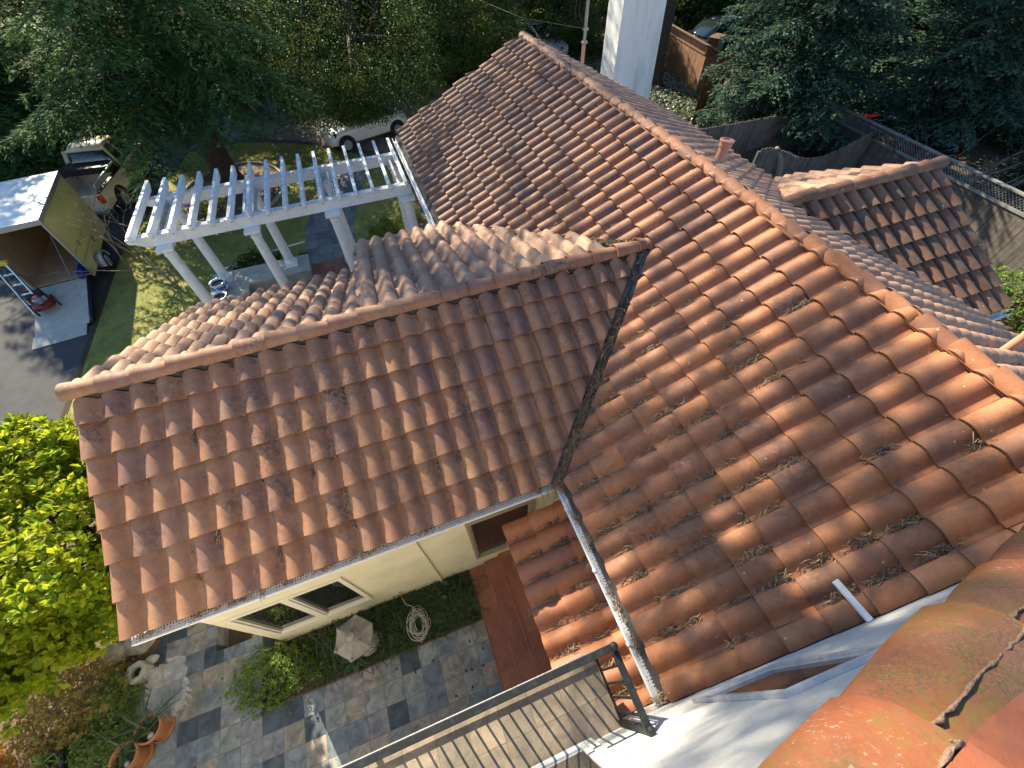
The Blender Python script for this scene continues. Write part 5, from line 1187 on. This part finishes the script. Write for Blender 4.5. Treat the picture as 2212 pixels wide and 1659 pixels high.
def car(name, label, loc, rz_, paint, Lh, W, body, cabin, wb, wr=.32, pillar=True, lights=True, cat='car'):
    """body: (y, top z, half width) ; cabin: (y, roof z, half width at roof); nose at +y"""
    t = thing(name, label, cat, loc, rz_)
    def ring_(y, z1, w, z0=.24):
        h = [(0, z0), (w*.86, z0), (w*.97, z0+.10), (w, (z0+z1)*.5), (w*.975, z1-.10), (w*.88, z1-.015), (0, z1+.02)]
        return [(x, y, z) for x, z in h]+[(-x, y, z) for x, z in h[-2:0:-1]]
    mb = MB(); loft(mb, [ring_(*b) for b in body]); o = mb.build('car_body', paint, t, smooth=True); s = o.modifiers.new('sub', 'SUBSURF'); s.levels = s.render_levels = 2
    belt = max(b[1] for b in body)-.04
    def cring(y, zr_, w, wb_):
        zb2 = min(belt, zr_-.01); h = [(0, zb2-.06), (wb_, zb2-.04), (w+(wb_-w)*.45, (zb2+zr_)*.5), (w, zr_-.05), (w*.82, zr_), (0, zr_+.015)]
        return [(x, y, z) for x, z in h]+[(-x, y, z) for x, z in h[-2:0:-1]]
    mb = MB(); loft(mb, [cring(*c) for c in cabin]); g = mb.build('windows', M['carglass'], t, smooth=True); s = g.modifiers.new('sub', 'SUBSURF'); s.levels = s.render_levels = 2
    ins = [c for c in cabin if c[1] > max(c2[1] for c2 in cabin)-.17]
    mb = MB(); loft(mb, [[(x, y, z+.006) for x, y, z in [(c[2]*1.0, c[0], c[1]-.055), (c[2]*.84, c[0], c[1]+.006), (0, c[0], c[1]+.022), (-c[2]*.84, c[0], c[1]+.006), (-c[2]*1.0, c[0], c[1]-.055), (0, c[0], c[1]-.06)]] for c in ins]); r_ = mb.build('car_roof', paint, t, smooth=True); s = r_.modifiers.new('sub', 'SUBSURF'); s.levels = s.render_levels = 2
    ymid = (ins[0][0]+ins[-1][0])/2
    for sx_ in (-1, 1):
        mid = [c for c in cabin][len(cabin)//2]
        MB().bar((sx_*(mid[3]+.004), ymid-.02, belt-.06), (sx_*(mid[2]+.012), ymid-.05, mid[1]-.05), .03, .07).build('pillar', paint, t)
        a, b = cabin[0], ins[0]; MB().bar((sx_*(a[3]*.97), a[0]+.05, belt-.04), (sx_*(b[2]*.99+.01), b[0]+.05, b[1]-.03), .05, .05).build('pillar', paint, t)
        a, b = cabin[-1], ins[-1]; MB().bar((sx_*(a[3]*.95), a[0]-.05, belt-.04), (sx_*(b[2]*.99+.01), b[0]-.03, b[1]-.03), .05, .05).build('pillar', paint, t)
    for y in (wb/2, -wb/2):
        for sx_ in (-1, 1):
            w_ = W/2; mb = MB(); mb.lathe([(wr*1.22, -.02), (wr*1.22, .004), (wr*.7, .004)], (sx_*(w_-.01), y, wr), 24, ax=(sx_, 0, 0)); mb.build('wheel_arch', M['rubber'], t, autosmooth=.5)
            wheel(t, (sx_*(w_-.075), y, wr), wr, .20, side=sx_, spoke=6)
    if lights:
        yb = body[0][0]; yf = body[-1][0]
        for sx_ in (-1, 1):
            b1, b2 = body[1], body[-2]
            o = MB().lathe([(.02, -.03), (.09, -.02), (.10, .01), (.06, .03)], (0, 0, 0), 16, ax=(sx_*.35, -1, .15)).build('tail_light', M['tail'], t, autosmooth=.7); o.location = (sx_*(b1[2]*.88), b1[0]-.02, b1[1]-.16)
            o = MB().lathe([(.02, -.03), (.10, -.02), (.11, .02), (.06, .045)], (0, 0, 0), 16, ax=(sx_*.3, 1, .45)).build('headlight', M['glass'], t, autosmooth=.7); o.location = (sx_*(b2[2]*.80), b2[0]+.02, b2[1]-.12)
            o = MB().box((0, 0, 0), (.16, .09, .12)).build('wing_mirror', paint, t, bevel=.03); o.location = (sx_*(W/2+.06), cabin[-1][0]-.35, belt+.04)
    return t
# small rounded white car behind the pergola: nose towards the left
car('parked_car', 'small rounded white car with alloy wheels parked beyond the pergola, half hidden by leaves', (.68, 22.15, GZ), math.radians(90+17.5), M['carwhite'], 4.1, 1.72,
    [(-2.04, .62, .50), (-1.92, .80, .72), (-1.4, .96, .85), (-.7, .93, .84), (.3, .93, .84), (1.1, .92, .82), (1.6, .82, .74), (1.95, .60, .52)],
    [(-1.75, .97, .40, .60), (-1.25, 1.28, .50, .70), (-.6, 1.47, .54, .74), (.1, 1.49, .54, .75), (.55, 1.40, .52, .74), (1.05, 1.0, .46, .70)], 2.51)
# pickup truck in front of the trailer
pk = thing('pickup_truck', 'tan pickup truck with its cab toward the street, parked in front of the box trailer', 'pickup truck', (-9.62, 21.35, GZ), math.radians(-9))
def pring(y, z1, w, z0=.36):
    h = [(0, z0), (w*.88, z0), (w*.98, z0+.10), (w, (z0+z1)*.5), (w*.985, z1-.09), (w*.90, z1-.01), (0, z1+.02)]
    return [(x, y, z) for x, z in h]+[(-x, y, z) for x, z in h[-2:0:-1]]
mb = MB(); loft(mb, [pring(*b) for b in ((-.35, 1.05, .93), (-.25, 1.10, .94), (.9, 1.10, .94), (1.3, 1.08, .93), (2.1, 1.02, .90), (2.55, .92, .84), (2.68, .70, .70))]); o = mb.build('truck_body', M['cartan'], pk, smooth=True); s = o.modifiers.new('s', 'SUBSURF'); s.levels = s.render_levels = 2
mb = MB(); loft(mb, [[(x, y, z) for x, z in ((w2, 1.05), (w2-.06, 1.35), (w1, zr_-.06), (w1*.8, zr_), (-w1*.8, zr_), (-w1, zr_-.06), (-w2+.06, 1.35), (-w2, 1.05))] for y, zr_, w1, w2 in ((-.42, 1.35, .62, .84), (-.28, 1.70, .64, .86), (.1, 1.78, .66, .87), (.7, 1.75, .66, .87), (1.35, 1.12, .6, .84))]); o = mb.build('windows', M['carglass'], pk, smooth=True)
mb = MB(); loft(mb, [[(w1*1.02, y, zr_-.05), (w1*.82, y, zr_+.02), (0, y, zr_+.04), (-w1*.82, y, zr_+.02), (-w1*1.02, y, zr_-.05), (0, y, zr_-.05)] for y, zr_, w1 in ((-.34, 1.70, .64), (.1, 1.79, .67), (.72, 1.75, .67))]); mb.build('cab_roof', M['cartan'], pk, smooth=True)
for s in (-1, 1):
    for p_, q_, w_, h_ in (((s*.87, -.36, 1.08), (s*.67, -.26, 1.70), .06, .16), ((s*.88, .28, 1.08), (s*.69, .25, 1.72), .03, .06), ((s*.86, 1.30, 1.10), (s*.67, .70, 1.72), .05, .06)):
        MB().bar(p_, q_, w_, h_).build('pillar', M['cartan'], pk)
    MB().b2((s*.84, -2.6, 1.061), (s*.96, -.38, 1.10)).build('bed_rail', M['black'], pk)
mb = MB(); mb.b2((-.94, -2.62, .50), (-.86, -.36, 1.06)); mb.b2((.86, -2.62, .50), (.94, -.36, 1.06)); mb.b2((-.86, -2.62, .52), (.86, -2.55, 1.04)); mb.b2((-.86, -2.55, .52), (.86, -.36, .56)); mb.build('cargo_bed', M['cartan'], pk, bevel=.02)
mb = MB(); mb.b2((-.88, -1.05, 1.11), (.88, -.5, 1.34)); mb.build('tool_chest', M['black'], pk, bevel=.02)
mb = MB(); mb.tube([(.93, -2.5, 1.12), (.93, -2.5, 1.32), (.93, -.7, 1.36), (.93, -.6, 1.12)], .03, 8); mb.build('side_rail', M['alu'], pk, smooth=True)
for s in (-1, 1): MB().b2((s*.80, -2.645, .72), (s*.945, -2.50, 1.02)).build('tail_light', M['tail'], pk, bevel=.015)
mb = MB(); mb.b2((-.9, -2.78, .44), (.9, -2.63, .58)); mb.build('bumper', M['alu'], pk, bevel=.02)
for y in (-1.55, 1.65):
    for s in (-1, 1):
        mb = MB(); mb.lathe([(.46, -.02), (.46, .006), (.25, .006)], (s*.935, y, .38), 24, ax=(s, 0, 0)); mb.build('wheel_arch', M['rubber'], pk, autosmooth=.5); wheel(pk, (s*.86, y, .37), .37, .24, side=s, spoke=6)
for s in (-1, 1): o = MB().box((0, 0, 0), (.20, .10, .18)).build('wing_mirror', M['black'], pk, bevel=.03); o.location = (s*1.04, .92, 1.22)
SUV_B = [(-2.2, .85, .70), (-2.1, 1.02, .86), (-1.2, 1.06, .90), (.6, 1.06, .90), (1.4, 1.02, .88), (2.0, .90, .80), (2.3, .65, .66)]
SUV_C = [(-2.12, 1.10, .56, .76), (-1.95, 1.60, .62, .80), (-.8, 1.72, .66, .82), (.3, 1.70, .66, .82), (.75, 1.55, .64, .81), (1.35, 1.1, .55, .78)]
car('parked_car', 'dark estate car parked beyond the lattice-topped redwood fence', (22.2, 25.6, GZ), math.radians(100), M['carblack'], 4.5, 1.85, SUV_B, SUV_C, 2.7)
car('parked_car', 'dark red car glimpsed through leaves over the long lattice-topped fence', (20.6, 11.5, GZ), math.radians(-10), M['carred'], 4.5, 1.8, SUV_B, [(c[0], c[1]-.15, c[2], c[3]) for c in SUV_C], 2.7)
car('parked_car', 'silver car whose windscreen glints just beyond the top end of the main ridge', (12.6, 30.2, GZ), math.radians(200), M['carsilver'], 4.5, 1.8, SUV_B, [(c[0], c[1]-.15, c[2], c[3]) for c in SUV_C], 2.7)
p = G(1545, 85, .7); t = thing('glass_cabinet', 'discarded wooden cabinet with a pale glass front behind the redwood fence', 'cabinet', (p.x-1.2, p.y-1.5, GZ), .5)
MB().b2((-.5, -.3, 0), (.5, .3, 1.5)).build('cabinet_box', M['redwood'], t, bevel=.01); MB().b2((-.44, -.312, .9), (.44, -.301, 1.44)).build('pane', mat('greenish_glass', (.25, .33, .30), .1), t)
# ------------------------------------------------------------------ fences
def fence(name, label, a, b, h, m, lat=0.0, board=.14, sag=None, group=None, post=2.2, railm=None, seed=0):
    a, b = Vector((*a, GZ)), Vector((*b, GZ)); d = b-a; L = d.length; d.normalize(); nn = Vector((-d.y, d.x, 0))
    t = thing(name, label, 'fence', a, math.atan2(d.y, d.x), group); rg = random.Random(seed)
    vs, fs, rn = [], [], []; x = 0
    while x < L-.02:
        w = min(board*rg.uniform(.96, 1.02), L-x); hh = h-lat-(sag(x/L) if sag else 0)+rg.uniform(-.012, .012); y = rg.uniform(-.006, .006); rv = rg.random(); bb = len(vs)
        for yy in (y-.010, y+.010):
            vs += [(x+.003, yy, .03), (x+w-.004, yy, .03), (x+w-.004, yy, hh-.03), (x+w-.035, yy, hh), (x+.033, yy, hh), (x+.003, yy, hh-.03)] if not lat else [(x+.003, yy, .03), (x+w-.004, yy, .03), (x+w-.004, yy, hh), (x+w-.035, yy, hh+.0005), (x+.033, yy, hh+.0005), (x+.003, yy, hh)]
        fs += [tuple(bb+i for i in range(6)), tuple(bb+6+i for i in range(6))[::-1]]+[(bb+i, bb+6+i, bb+6+(i+1) % 6, bb+(i+1) % 6) for i in range(6)]
        rn += [rv]*12; x += w
    me = bpy.data.meshes.new('boards'); me.from_pydata(vs, [], fs); at = me.attributes.new('rnd', 'FLOAT', 'POINT'); at.data.foreach_set('value', np.array(rn, np.float32)); link_mesh('boards', me, m, t)
    x = 0
    while x < L+.1:
        s = sag(min(1, x/L)) if sag else 0
        MB().b2((x-.045, .012, 0), (x+.045, .102, h-(s if not lat else 0)+(.02 if lat else -.1))).build('post', m, t); x += post
    mb = MB(); rails = [.35, h*.55] if not lat else [.3, h-lat]
    for z in rails: mb.b2((0, -.055, z-.04), (L, -.012, z+.04)) if lat and z > 1 else mb.b2((0, .012, z-.045), (L, .05, z+.045))
    if lat: mb.b2((0, -.06, h-.03), (L, .07, h+.01))
    mb.build('rail', railm or m, t)
    if lat:
        mb = MB(); z0, z1 = h-lat+.04, h-.03; k = -lat; st_ = .10
        while k < L:
            for sg, yy in ((1, -.006), (-1, .006)):
                x0, x1 = (k, k+(z1-z0)) if sg > 0 else (k+(z1-z0), k)
                mb.bar((min(max(x0, 0), L), yy, z0), (min(max(x1, 0), L), yy, z1), .028, .008)
            k += st_
        mb.build('lattice_panel', railm or m, t)
    return t
fence('lattice_fence', 'sunlit redwood board fence with lattice top right of the dark trunk', (18.15, 24.4), (17.45, 18.6), 2.05, M['redwood'], lat=.36, seed=1)
fence('board_fence', 'short redwood fence return at the sunlit lattice fence corner', (17.4, 18.55), (15.2, 17.3), 2.0, M['redwood'], seed=2)
fence('lattice_fence', 'long greyed fence with lattice top running along the right side yard', (17.55, 17.5), (16.75, -1.0), 2.1, M['greywood'], lat=.40, railm=M['lattice'], seed=3)
fence('board_fence', 'greyed board fence across the side yard, farther of the two', (9.4, 12.9), (17.3, 12.5), 2.0, M['greywood'], seed=4)
fence('board_fence', 'greyed board fence with a scooped top, nearer of the two across the side yard', (12.6, 10.7), (17.2, 10.3), 2.0, M['greywood'], sag=lambda s: .62*math.sin(math.pi*min(1, max(0, (s-.05)/.95)))**1.6, seed=5)
fence('picket_fence', 'distant grey picket fence beyond the trees at the top of the picture', (10.5, 38.5), (15.5, 39.5), 1.3, M['greywood'], board=.12, seed=6)
o = MB().tube([(13.75, 10.45, GZ), (13.70, 10.5, .7), (13.55, 10.6, 1.3), (13.3, 10.75, 1.7)], [.17, .15, .12, .07], 12).build('dead_trunk', M['twig'], smooth=True)
tag(o, 'pale bare leaning trunk in front of the grey fences by the roof valley', 'tree trunk')
t = thing('stepladder', 'dim folding ladder leaning between the two grey fences', 'ladder', (16.2, 11.6, GZ), .4)
mb = MB(); mb.bar((-.2, 0, 0), (-.2, .5, 1.5), .03, .06); mb.bar((.2, 0, 0), (.2, .5, 1.5), .03, .06)
for k in range(1, 6): mb.bar((-.2, .5*k/6, 1.5*k/6), (.2, .5*k/6, 1.5*k/6), .05, .02)
mb.build('ladder_frame', M['greywood'], t)

# ------------------------------------------------------------------ trees
def conifer_parts(h, z0, R, nb, seed, droop=.5, tuft=.15, tw=.045, dens=1.0, power=.8, step=.20, top=.92, dens_top=None, zmid=6.0):
    rng = np.random.default_rng(seed); P, D, Nn, Rn = [], [], [], []; br = []
    for i in range(nb):
        u = ((i+.5)/nb)**1.15; z = z0+(h*top-z0)*u; L = R*(1-u)**power*rng.uniform(.72, 1.12)+.35; az = i*2.39996+rng.uniform(-.5, .5)
        hd = np.array([math.cos(az), math.sin(az), 0]); sd = np.array([-hd[1], hd[0], 0]); rise = rng.uniform(.05, .22); dr = droop*rng.uniform(.6, 1.3)
        pos = lambda s: hd*L*s+np.array([0, 0, z+L*(rise*s-dr*.45*s*s)])
        br.append([pos(0.0), pos(.35), pos(.7), pos(1.0)]); bv = rng.random()
        dn = dens
        if dens_top is not None and z > zmid and rng.random() > dens_top: continue
        ns = max(4, int(L/step))
        for j in range(ns):
            s = .12+.88*(j+rng.random())/ns; p = pos(s); tl = (.34*L*(1-s)**.6+.22)*rng.uniform(.6, 1.15)*(.62 if dens_top is not None and z > zmid+2 else 1)
            for sg in (-1, 1):
                if rng.random() > dn: continue
                td = hd*rng.uniform(.45, .85)+sd*sg+np.array([0, 0, rng.uniform(-.5, -.12)]); td /= np.linalg.norm(td); m = max(3, int(tl/.085))
                q = (np.arange(m)+rng.random(m))/m; pp = p+np.outer(q*tl, td); pp[:, 2] -= .12*tl*q*q*2
                k = 3; pp = np.repeat(pp, k, 0); dd = td+rng.normal(0, .42, (len(pp), 3))*np.array([1, 1, .6])
                P.append(pp); D.append(dd); Nn.append(np.array([0, 0, 1])+rng.normal(0, .45, (len(pp), 3))); Rn.append(np.clip(bv*.45+rng.random()*.40+rng.random(len(pp))*.15, 0, 1))
    P, D, Nn, Rn = map(np.concatenate, (P, D, Nn, Rn))
    lf = leaf_mesh(P, D, Nn, tuft*rng.uniform(.6, 1.2, len(P)), tw*rng.uniform(.8, 1.3, len(P)), 'kite', .1, rnd=Rn)
    return lf, br
def broad_parts(h, z0, R, nc, per, seed, L=.10, W=.06, cl=.5, low=1.6, thin=0.0, extra=None):
    rng = np.random.default_rng(seed); u = rng.random(nc)**low; az = rng.uniform(0, 2*np.pi, nc)
    prof = np.clip(1-(np.abs(u-.22)/.80)**2.2, .02, 1)**.6
    lump = 1+.20*np.sin(3*az+seed)*np.cos(9*u)+.14*np.sin(5*az+14*u)+rng.normal(0, .06, nc)
    rad = R*prof*lump*rng.uniform(.15, 1, nc)**.40
    C = np.stack([np.cos(az)*rad, np.sin(az)*rad, z0+(h-z0)*u+.5*np.sin(az*4+seed)*np.clip(u*6, 0, 1)], 1)
    if thin:                                # upper crown in separate clouds of leaves with sky between
        q = np.sin(C[:, 0]*1.7+seed)*np.sin(C[:, 1]*1.6+2*seed)+np.sin(C[:, 2]*1.5+seed)*.9; C = C[(u < .22) | (q > np.quantile(q, thin))]; nc = len(C)
    if extra is not None: C = np.concatenate([C, extra]); nc = len(C)
    A = unit(rng, nc*per); o = A*rng.uniform(.2, 1, (nc*per, 1))**.5*cl*np.array([1, 1, .6]); P = np.repeat(C, per, 0)+o
    Nn = np.array([0, 0, 1])+rng.normal(0, .55, P.shape); D = A+rng.normal(0, .5, P.shape); D[:, 2] -= .25
    r = np.clip(np.repeat(rng.random(nc), per)*.5+rng.random(len(P))*.5, 0, 1)
    return leaf_mesh(P, D, Nn, L*rng.uniform(.6, 1.2, len(P)), W*rng.uniform(.7, 1.2, len(P)), 'kite', .15, rnd=r), C
def make_tree(name, label, cat, loc, crown, limbs, trunk, m, rz_=0, group=None, sc=1.0, bark='bark'):
    t = thing(name, label, cat, loc, rz_, group); mesh_from('crown', *crown, m, t)
    mb = MB(); mb.tube(*trunk, 14); 
    for pts, rs in limbs: mb.tube(pts, rs, 6)
    mb.build('trunk', M[bark], t, smooth=True); t.scale = (sc, sc, sc); return t
def con_tree(name, label, loc, h, z0, R, nb, seed, m, tr=.35, **kw):
    lf, br = conifer_parts(h, z0, R, nb, seed, **kw)
    limbs = [([tuple(p) for p in b], [.05*tr/.35+.01, .035, .02, .006]) for b in br]
    trunk = ([(0, 0, -.3), (0, 0, .25), (.02, .03, 1.2), (.05, .02, z0+1), (.03, -.03, h*.5), (0, 0, h*.93)], [tr*1.6, tr*1.22, tr, tr*.86, tr*.55, .04])
    return make_tree(name, label, 'tree', loc, lf, limbs, trunk, m)
def brd_tree(name, label, loc, h, z0, R, nc, per, seed, m, tr=.2, **kw):
    lf, C = broad_parts(h, z0, R, nc, per, seed, **kw); rg = random.Random(seed); limbs = []
    for k in range(26):
        p = C[rg.randrange(len(C))]; b0 = Vector((0, 0, z0*.7+(h-z0)*.3*rg.random())); limbs.append(([b0, (b0+Vector(p))/2+Vector((0, 0, .2)), Vector(p)], [tr*.4, tr*.25, .015]))
    trunk = ([(0, 0, -.3), (.02, 0, .5), (.1, .05, z0), (.05, .1, z0+(h-z0)*.5), (.1, 0, h*.85)], [tr*1.5, tr, tr*.8, tr*.5, .03])
    return make_tree(name, label, 'tree', loc, lf, limbs, trunk, m)
def again(src, label, loc, rz_, sc):
    c = copy_tree(src); c['label'] = label; c.location = loc; c.rotation_euler = (0, 0, rz_); c.scale = sc if isinstance(sc, tuple) else (sc,)*3; return c

cedar = con_tree('cedar_tree', 'big dark cedar whose thick trunk stands in the oval stone-edged bed', (-5.35, 20.4, GZ), 33, 2.9, 4.8, 330, 11, M['cedar'], tr=.42, droop=.65, tuft=.22, tw=.040, power=.6, dens_top=.52, zmid=6.0)
cedar2 = con_tree('cedar_tree', 'tall cedar with long drooping boughs beyond the pickup at the left edge', (-14.2, 26.0, GZ), 11.5, .5, 5.4, 230, 12, M['cedar'], tr=.34, droop=.9, tuft=.23, tw=.040, dens_top=.6, zmid=5)
oak = brd_tree('broadleaf_tree', 'dark dense broadleaf tree overhanging the white car beyond the pergola', (1.2, 24.9, GZ), 22, 1.5, 5.2, 2500, 60, 13, M['broad'], tr=.24, thin=.28, low=1.8, extra=np.random.default_rng(3).uniform((-2.0, -4.7, 1.3), (.5, -3.4, 2.8), (150, 3)))
bush = brd_tree('broadleaf_tree', 'bushy broadleaf tree leafed to the ground just behind the north end of the main ridge', (7.5, 29.5, GZ), 8, .3, 3.2, 1100, 60, 18, M['broad'], tr=.16, L=.13, W=.075)
blue = con_tree('blue_cypress', 'blue-green conifer spreading in front of the redwood fence right of the chimney', (16.5, 14.0, GZ), 18, .7, 3.1, 280, 14, M['bluecedar'], tr=.24, droop=.25, tuft=.18, tw=.055)
grp = 'background trees'
again(cedar2, 'cedar just behind the big trunked one, left of the leafy white car tree', (-6.8, 32.5, GZ), 1.9, (.95, .95, .9))
again(cedar2, 'cedar filling the far left edge above the box trailer', (-18.6, 21.0, GZ), 2.5, (.9, .9, .7))
again(cedar2, 'distant cedar in the top left corner of the picture', (-23, 35, GZ), 4.0, (1.15, 1.15, 1.0))
again(cedar2, 'distant cedar above the pickup truck at the top of the picture', (-12, 37, GZ), .7, 1.1)
again(bush, 'broadleaf tree at the top centre, left of the ridge end', (3.6, 30.5, GZ), 1.2, 1.0)
again(bush, 'low spreading broadleaf tree behind the service mast', (14.2, 31.0, GZ), 2.7, (1.0, 1.0, .8))
again(bush, 'broadleaf tree in the distance above the broadleaf one by the white car', (-1.5, 37, GZ), 4.2, 1.25)
again(bush, 'broadleaf tree farthest away behind the chimney', (20, 40, GZ), 5.2, 1.3)
again(bush, 'broadleaf tree in the distance between mast and ridge end', (9, 44, GZ), .4, 1.5)
blue2 = con_tree('blue_cypress', 'blue-green conifer leaning over the long lattice fence in the middle', (20.1, 10.2, GZ), 9, 2.0, 2.6, 120, 19, M['bluecedar'], tr=.2, droop=.2, tuft=.18, tw=.055)
again(blue, 'blue-green conifer at the right picture edge beyond the long lattice fence', (23.0, 4.6, GZ), 2.9, (1.15, 1.15, .5))
again(blue, 'blue-green conifer rising just right of the dark redwood trunk', (25.0, 21.0, GZ), 4.4, (.9, .9, .65))
again(blue, 'conifer behind the red car in the upper right', (25.0, 15.0, GZ), .2, (1.3, 1.3, .6))
again(cedar2, 'distant cedar in the top right corner', (38, 23, GZ), 3.3, 1.1)
again(cedar2, 'distant cedar right of the dark estate car', (29, 24, GZ), 5.3, 1.0)
again(bush, 'broadleaf tree in the upper right behind the red car', (30, 17, GZ), 3.7, 1.15)
again(bush, 'broadleaf tree at the right picture edge', (29, 9, GZ), 1.7, (1.2, 1.2, .9))
again(cedar2, 'distant cedar behind the dark redwood trunk', (27, 36, GZ), .9, 1.15)
again(cedar2, 'distant cedar farthest away at the upper right', (45, 35, GZ), 2.0, 1.2)
again(bush, 'broadleaf tree in the far right distance', (38, 13, GZ), 5.0, 1.5)
again(cedar2, 'cedar far away above the left end of the trees', (-33, 50, GZ), 1.4, 1.4)
again(bush, 'broadleaf tree far away at the top left', (-15, 50, GZ), 2.2, 1.8)
again(bush, 'broadleaf tree far away at the top centre', (3, 56, GZ), 3.0, 2.0)
again(bush, 'broadleaf tree far away left of the top centre', (-6, 46, GZ), .6, 1.6)
again(bush, 'broadleaf tree far away right of the service mast', (17, 52, GZ), .9, 1.9)
again(bush, 'broadleaf tree near the street end beyond the pickup', (-9.5, 31.5, GZ), 5.6, (1, 1, .8))
again(bush, 'broadleaf tree between the redwood trunk and the dark estate car', (24, 31, GZ), 3.1, 1.15)
# big redwood trunk beside the chimney
t = con_tree('redwood_tree', 'very dark straight redwood trunk close to the right of the white chimney', (16.15, 22.7, GZ), 26, 13, 3.2, 60, 17, M['cedar'], tr=.62, droop=.4)
# low planting under the trees
hedge = shrub('hedge_shrub', 'pale glossy sunlit shrub between the cedar and the white car', 'shrub', (-2.1, 27.6, GZ), (1.3, .9), 1.3, 700, 9, .10, .045, M['ivy'], 71)
again(hedge, 'pale leafy shrub behind the north end of the main ridge', (8.6, 30.5, GZ), 1.0, (1.2, 1.2, 1.6))
again(hedge, 'pale leafy shrub between the service mast and the chimney', (11.5, 27.5, GZ), 2.0, (1.1, 1.1, 1.3))
again(hedge, 'leafy shrub at the far side of the gravel drive', (2.5, 29, GZ), 3.0, (1.2, 1.0, .9))
again(hedge, 'leafy shrub under the cedar beyond the pickup', (-7.5, 30, GZ), 4.0, (1.2, 1.2, 1.0))
sh2 = shrub('side_yard_shrub', 'bright green shrub in the shaded side yard by the white gutter end', 'shrub', (13.6, 3.3, GZ), (.7, .9), 1.2, 420, 9, .09, .04, M['box'], 72)
again(sh2, 'green shrub against the long lattice fence at the right edge', (15.6, 1.6, GZ), 1.0, 1.0)
again(sh2, 'bushy green shrub at the foot of the long fence by the white gutter end', (15.9, 3.4, GZ), 3.0, (1.3, 1.3, 1.1))
again(sh2, 'small yellowish shrub between the side wing and the long fence', (13.9, 5.0, GZ), 2.0, (.6, .6, .8))
rng = np.random.default_rng(55); n = 5200
P = np.stack([rng.uniform(14.6, 17.6, n), rng.uniform(16.8, 24.5, n), GZ+.02+.28*rng.random(n)**1.5], 1); D = unit(rng, n); D[:, 2] = D[:, 2]*.3; Nn = np.array([0, 0, 1])+rng.normal(0, .4, (n, 3))
v, f, r = leaf_mesh(P, D, Nn, .15*rng.uniform(.6, 1.2, n), .11, 'obo', .12); tag(mesh_from('ivy', v, f, r, M['ivy']), 'pale leafy ground cover in front of the sunlit redwood fence', kind='stuff')
n = 30000
P = np.stack([rng.uniform(-30, 45, n), rng.uniform(24, 62, n), np.full(n, GZ)+.25*rng.random(n)**2], 1); P = P[(P[:, 1] > 31) | (np.abs(P[:, 0]-3) > 11)]; n = len(P); D = unit(rng, n); D[:, 2] *= .3; Nn = np.array([0, 0, 1])+rng.normal(0, .5, (n, 3))
v, f, r = leaf_mesh(P, D, Nn, .30*rng.uniform(.5, 1.2, n), .16, 'obo', .12); tag(mesh_from('ground_cover', v, f, r, M['broad']), 'low dark ground cover under the far trees', kind='stuff')
# tan bare stems leaning at the right edge
t = thing('bare_shrub', 'tan bare cane-like stems leaning out over the right lattice fence', 'shrub', (17.9, 7.2, GZ)); rg = random.Random(8); mb = MB()
for k in range(26):
    a = rg.uniform(-.6, .9); l = rg.uniform(1.8, 3.4); x, y = rg.uniform(-.9, 1.6), rg.uniform(-1.6, 1.4)
    e_ = Vector((x+l*.55*math.cos(a)+.5, y-l*.35*math.sin(a)-.3, l*rg.uniform(.5, .9))); mb.tube([(x, y, 0), ((x+e_.x)/2-.1, (y+e_.y)/2, e_.z*.6), e_], [.028, .022, .010], 6)
    for q in range(2):
        s = Vector((x, y, 0)).lerp(e_, rg.uniform(.5, .9)); mb.tube([s, s+Vector((rg.uniform(-.5, .5), rg.uniform(-.5, .5), rg.uniform(.1, .6)))], [.011, .004], 5)
mb.build('stem', M['twig'], t, smooth=True)
# leafless twiggy shrub at the left end of the pergola
t = thing('bare_shrub', 'leafless twiggy grey shrub at the left end of the pergola in front of the pickup', 'shrub', (-6.55, 13.4, GZ)); rg = random.Random(12); mb = MB()
def twig(p, d, l, r, dep):
    q = p+d*l*.5+Vector((rg.uniform(-.06, .06), rg.uniform(-.06, .06), rg.uniform(-.03, .05))); e = p+d*l; mb.tube([p, q, e], [r, r*.85, r*.6], 6)
    if dep:
        for k in range(rg.choice((2, 2, 3))):
            nd = (d+Vector((rg.uniform(-.8, .8), rg.uniform(-.8, .8), rg.uniform(-.5, .5)))).normalized(); twig(e, nd, l*rg.uniform(.55, .85), r*.62, dep-1)
for k, dd in enumerate(((-.3, .3, 1), (-.6, .7, .8), (.1, .5, 1), (-.9, .2, .9))): twig(Vector((0, 0, 0)), Vector(dd).normalized(), 1.2, .026, 4)
mb.build('stem', M['twig'], t, smooth=True)
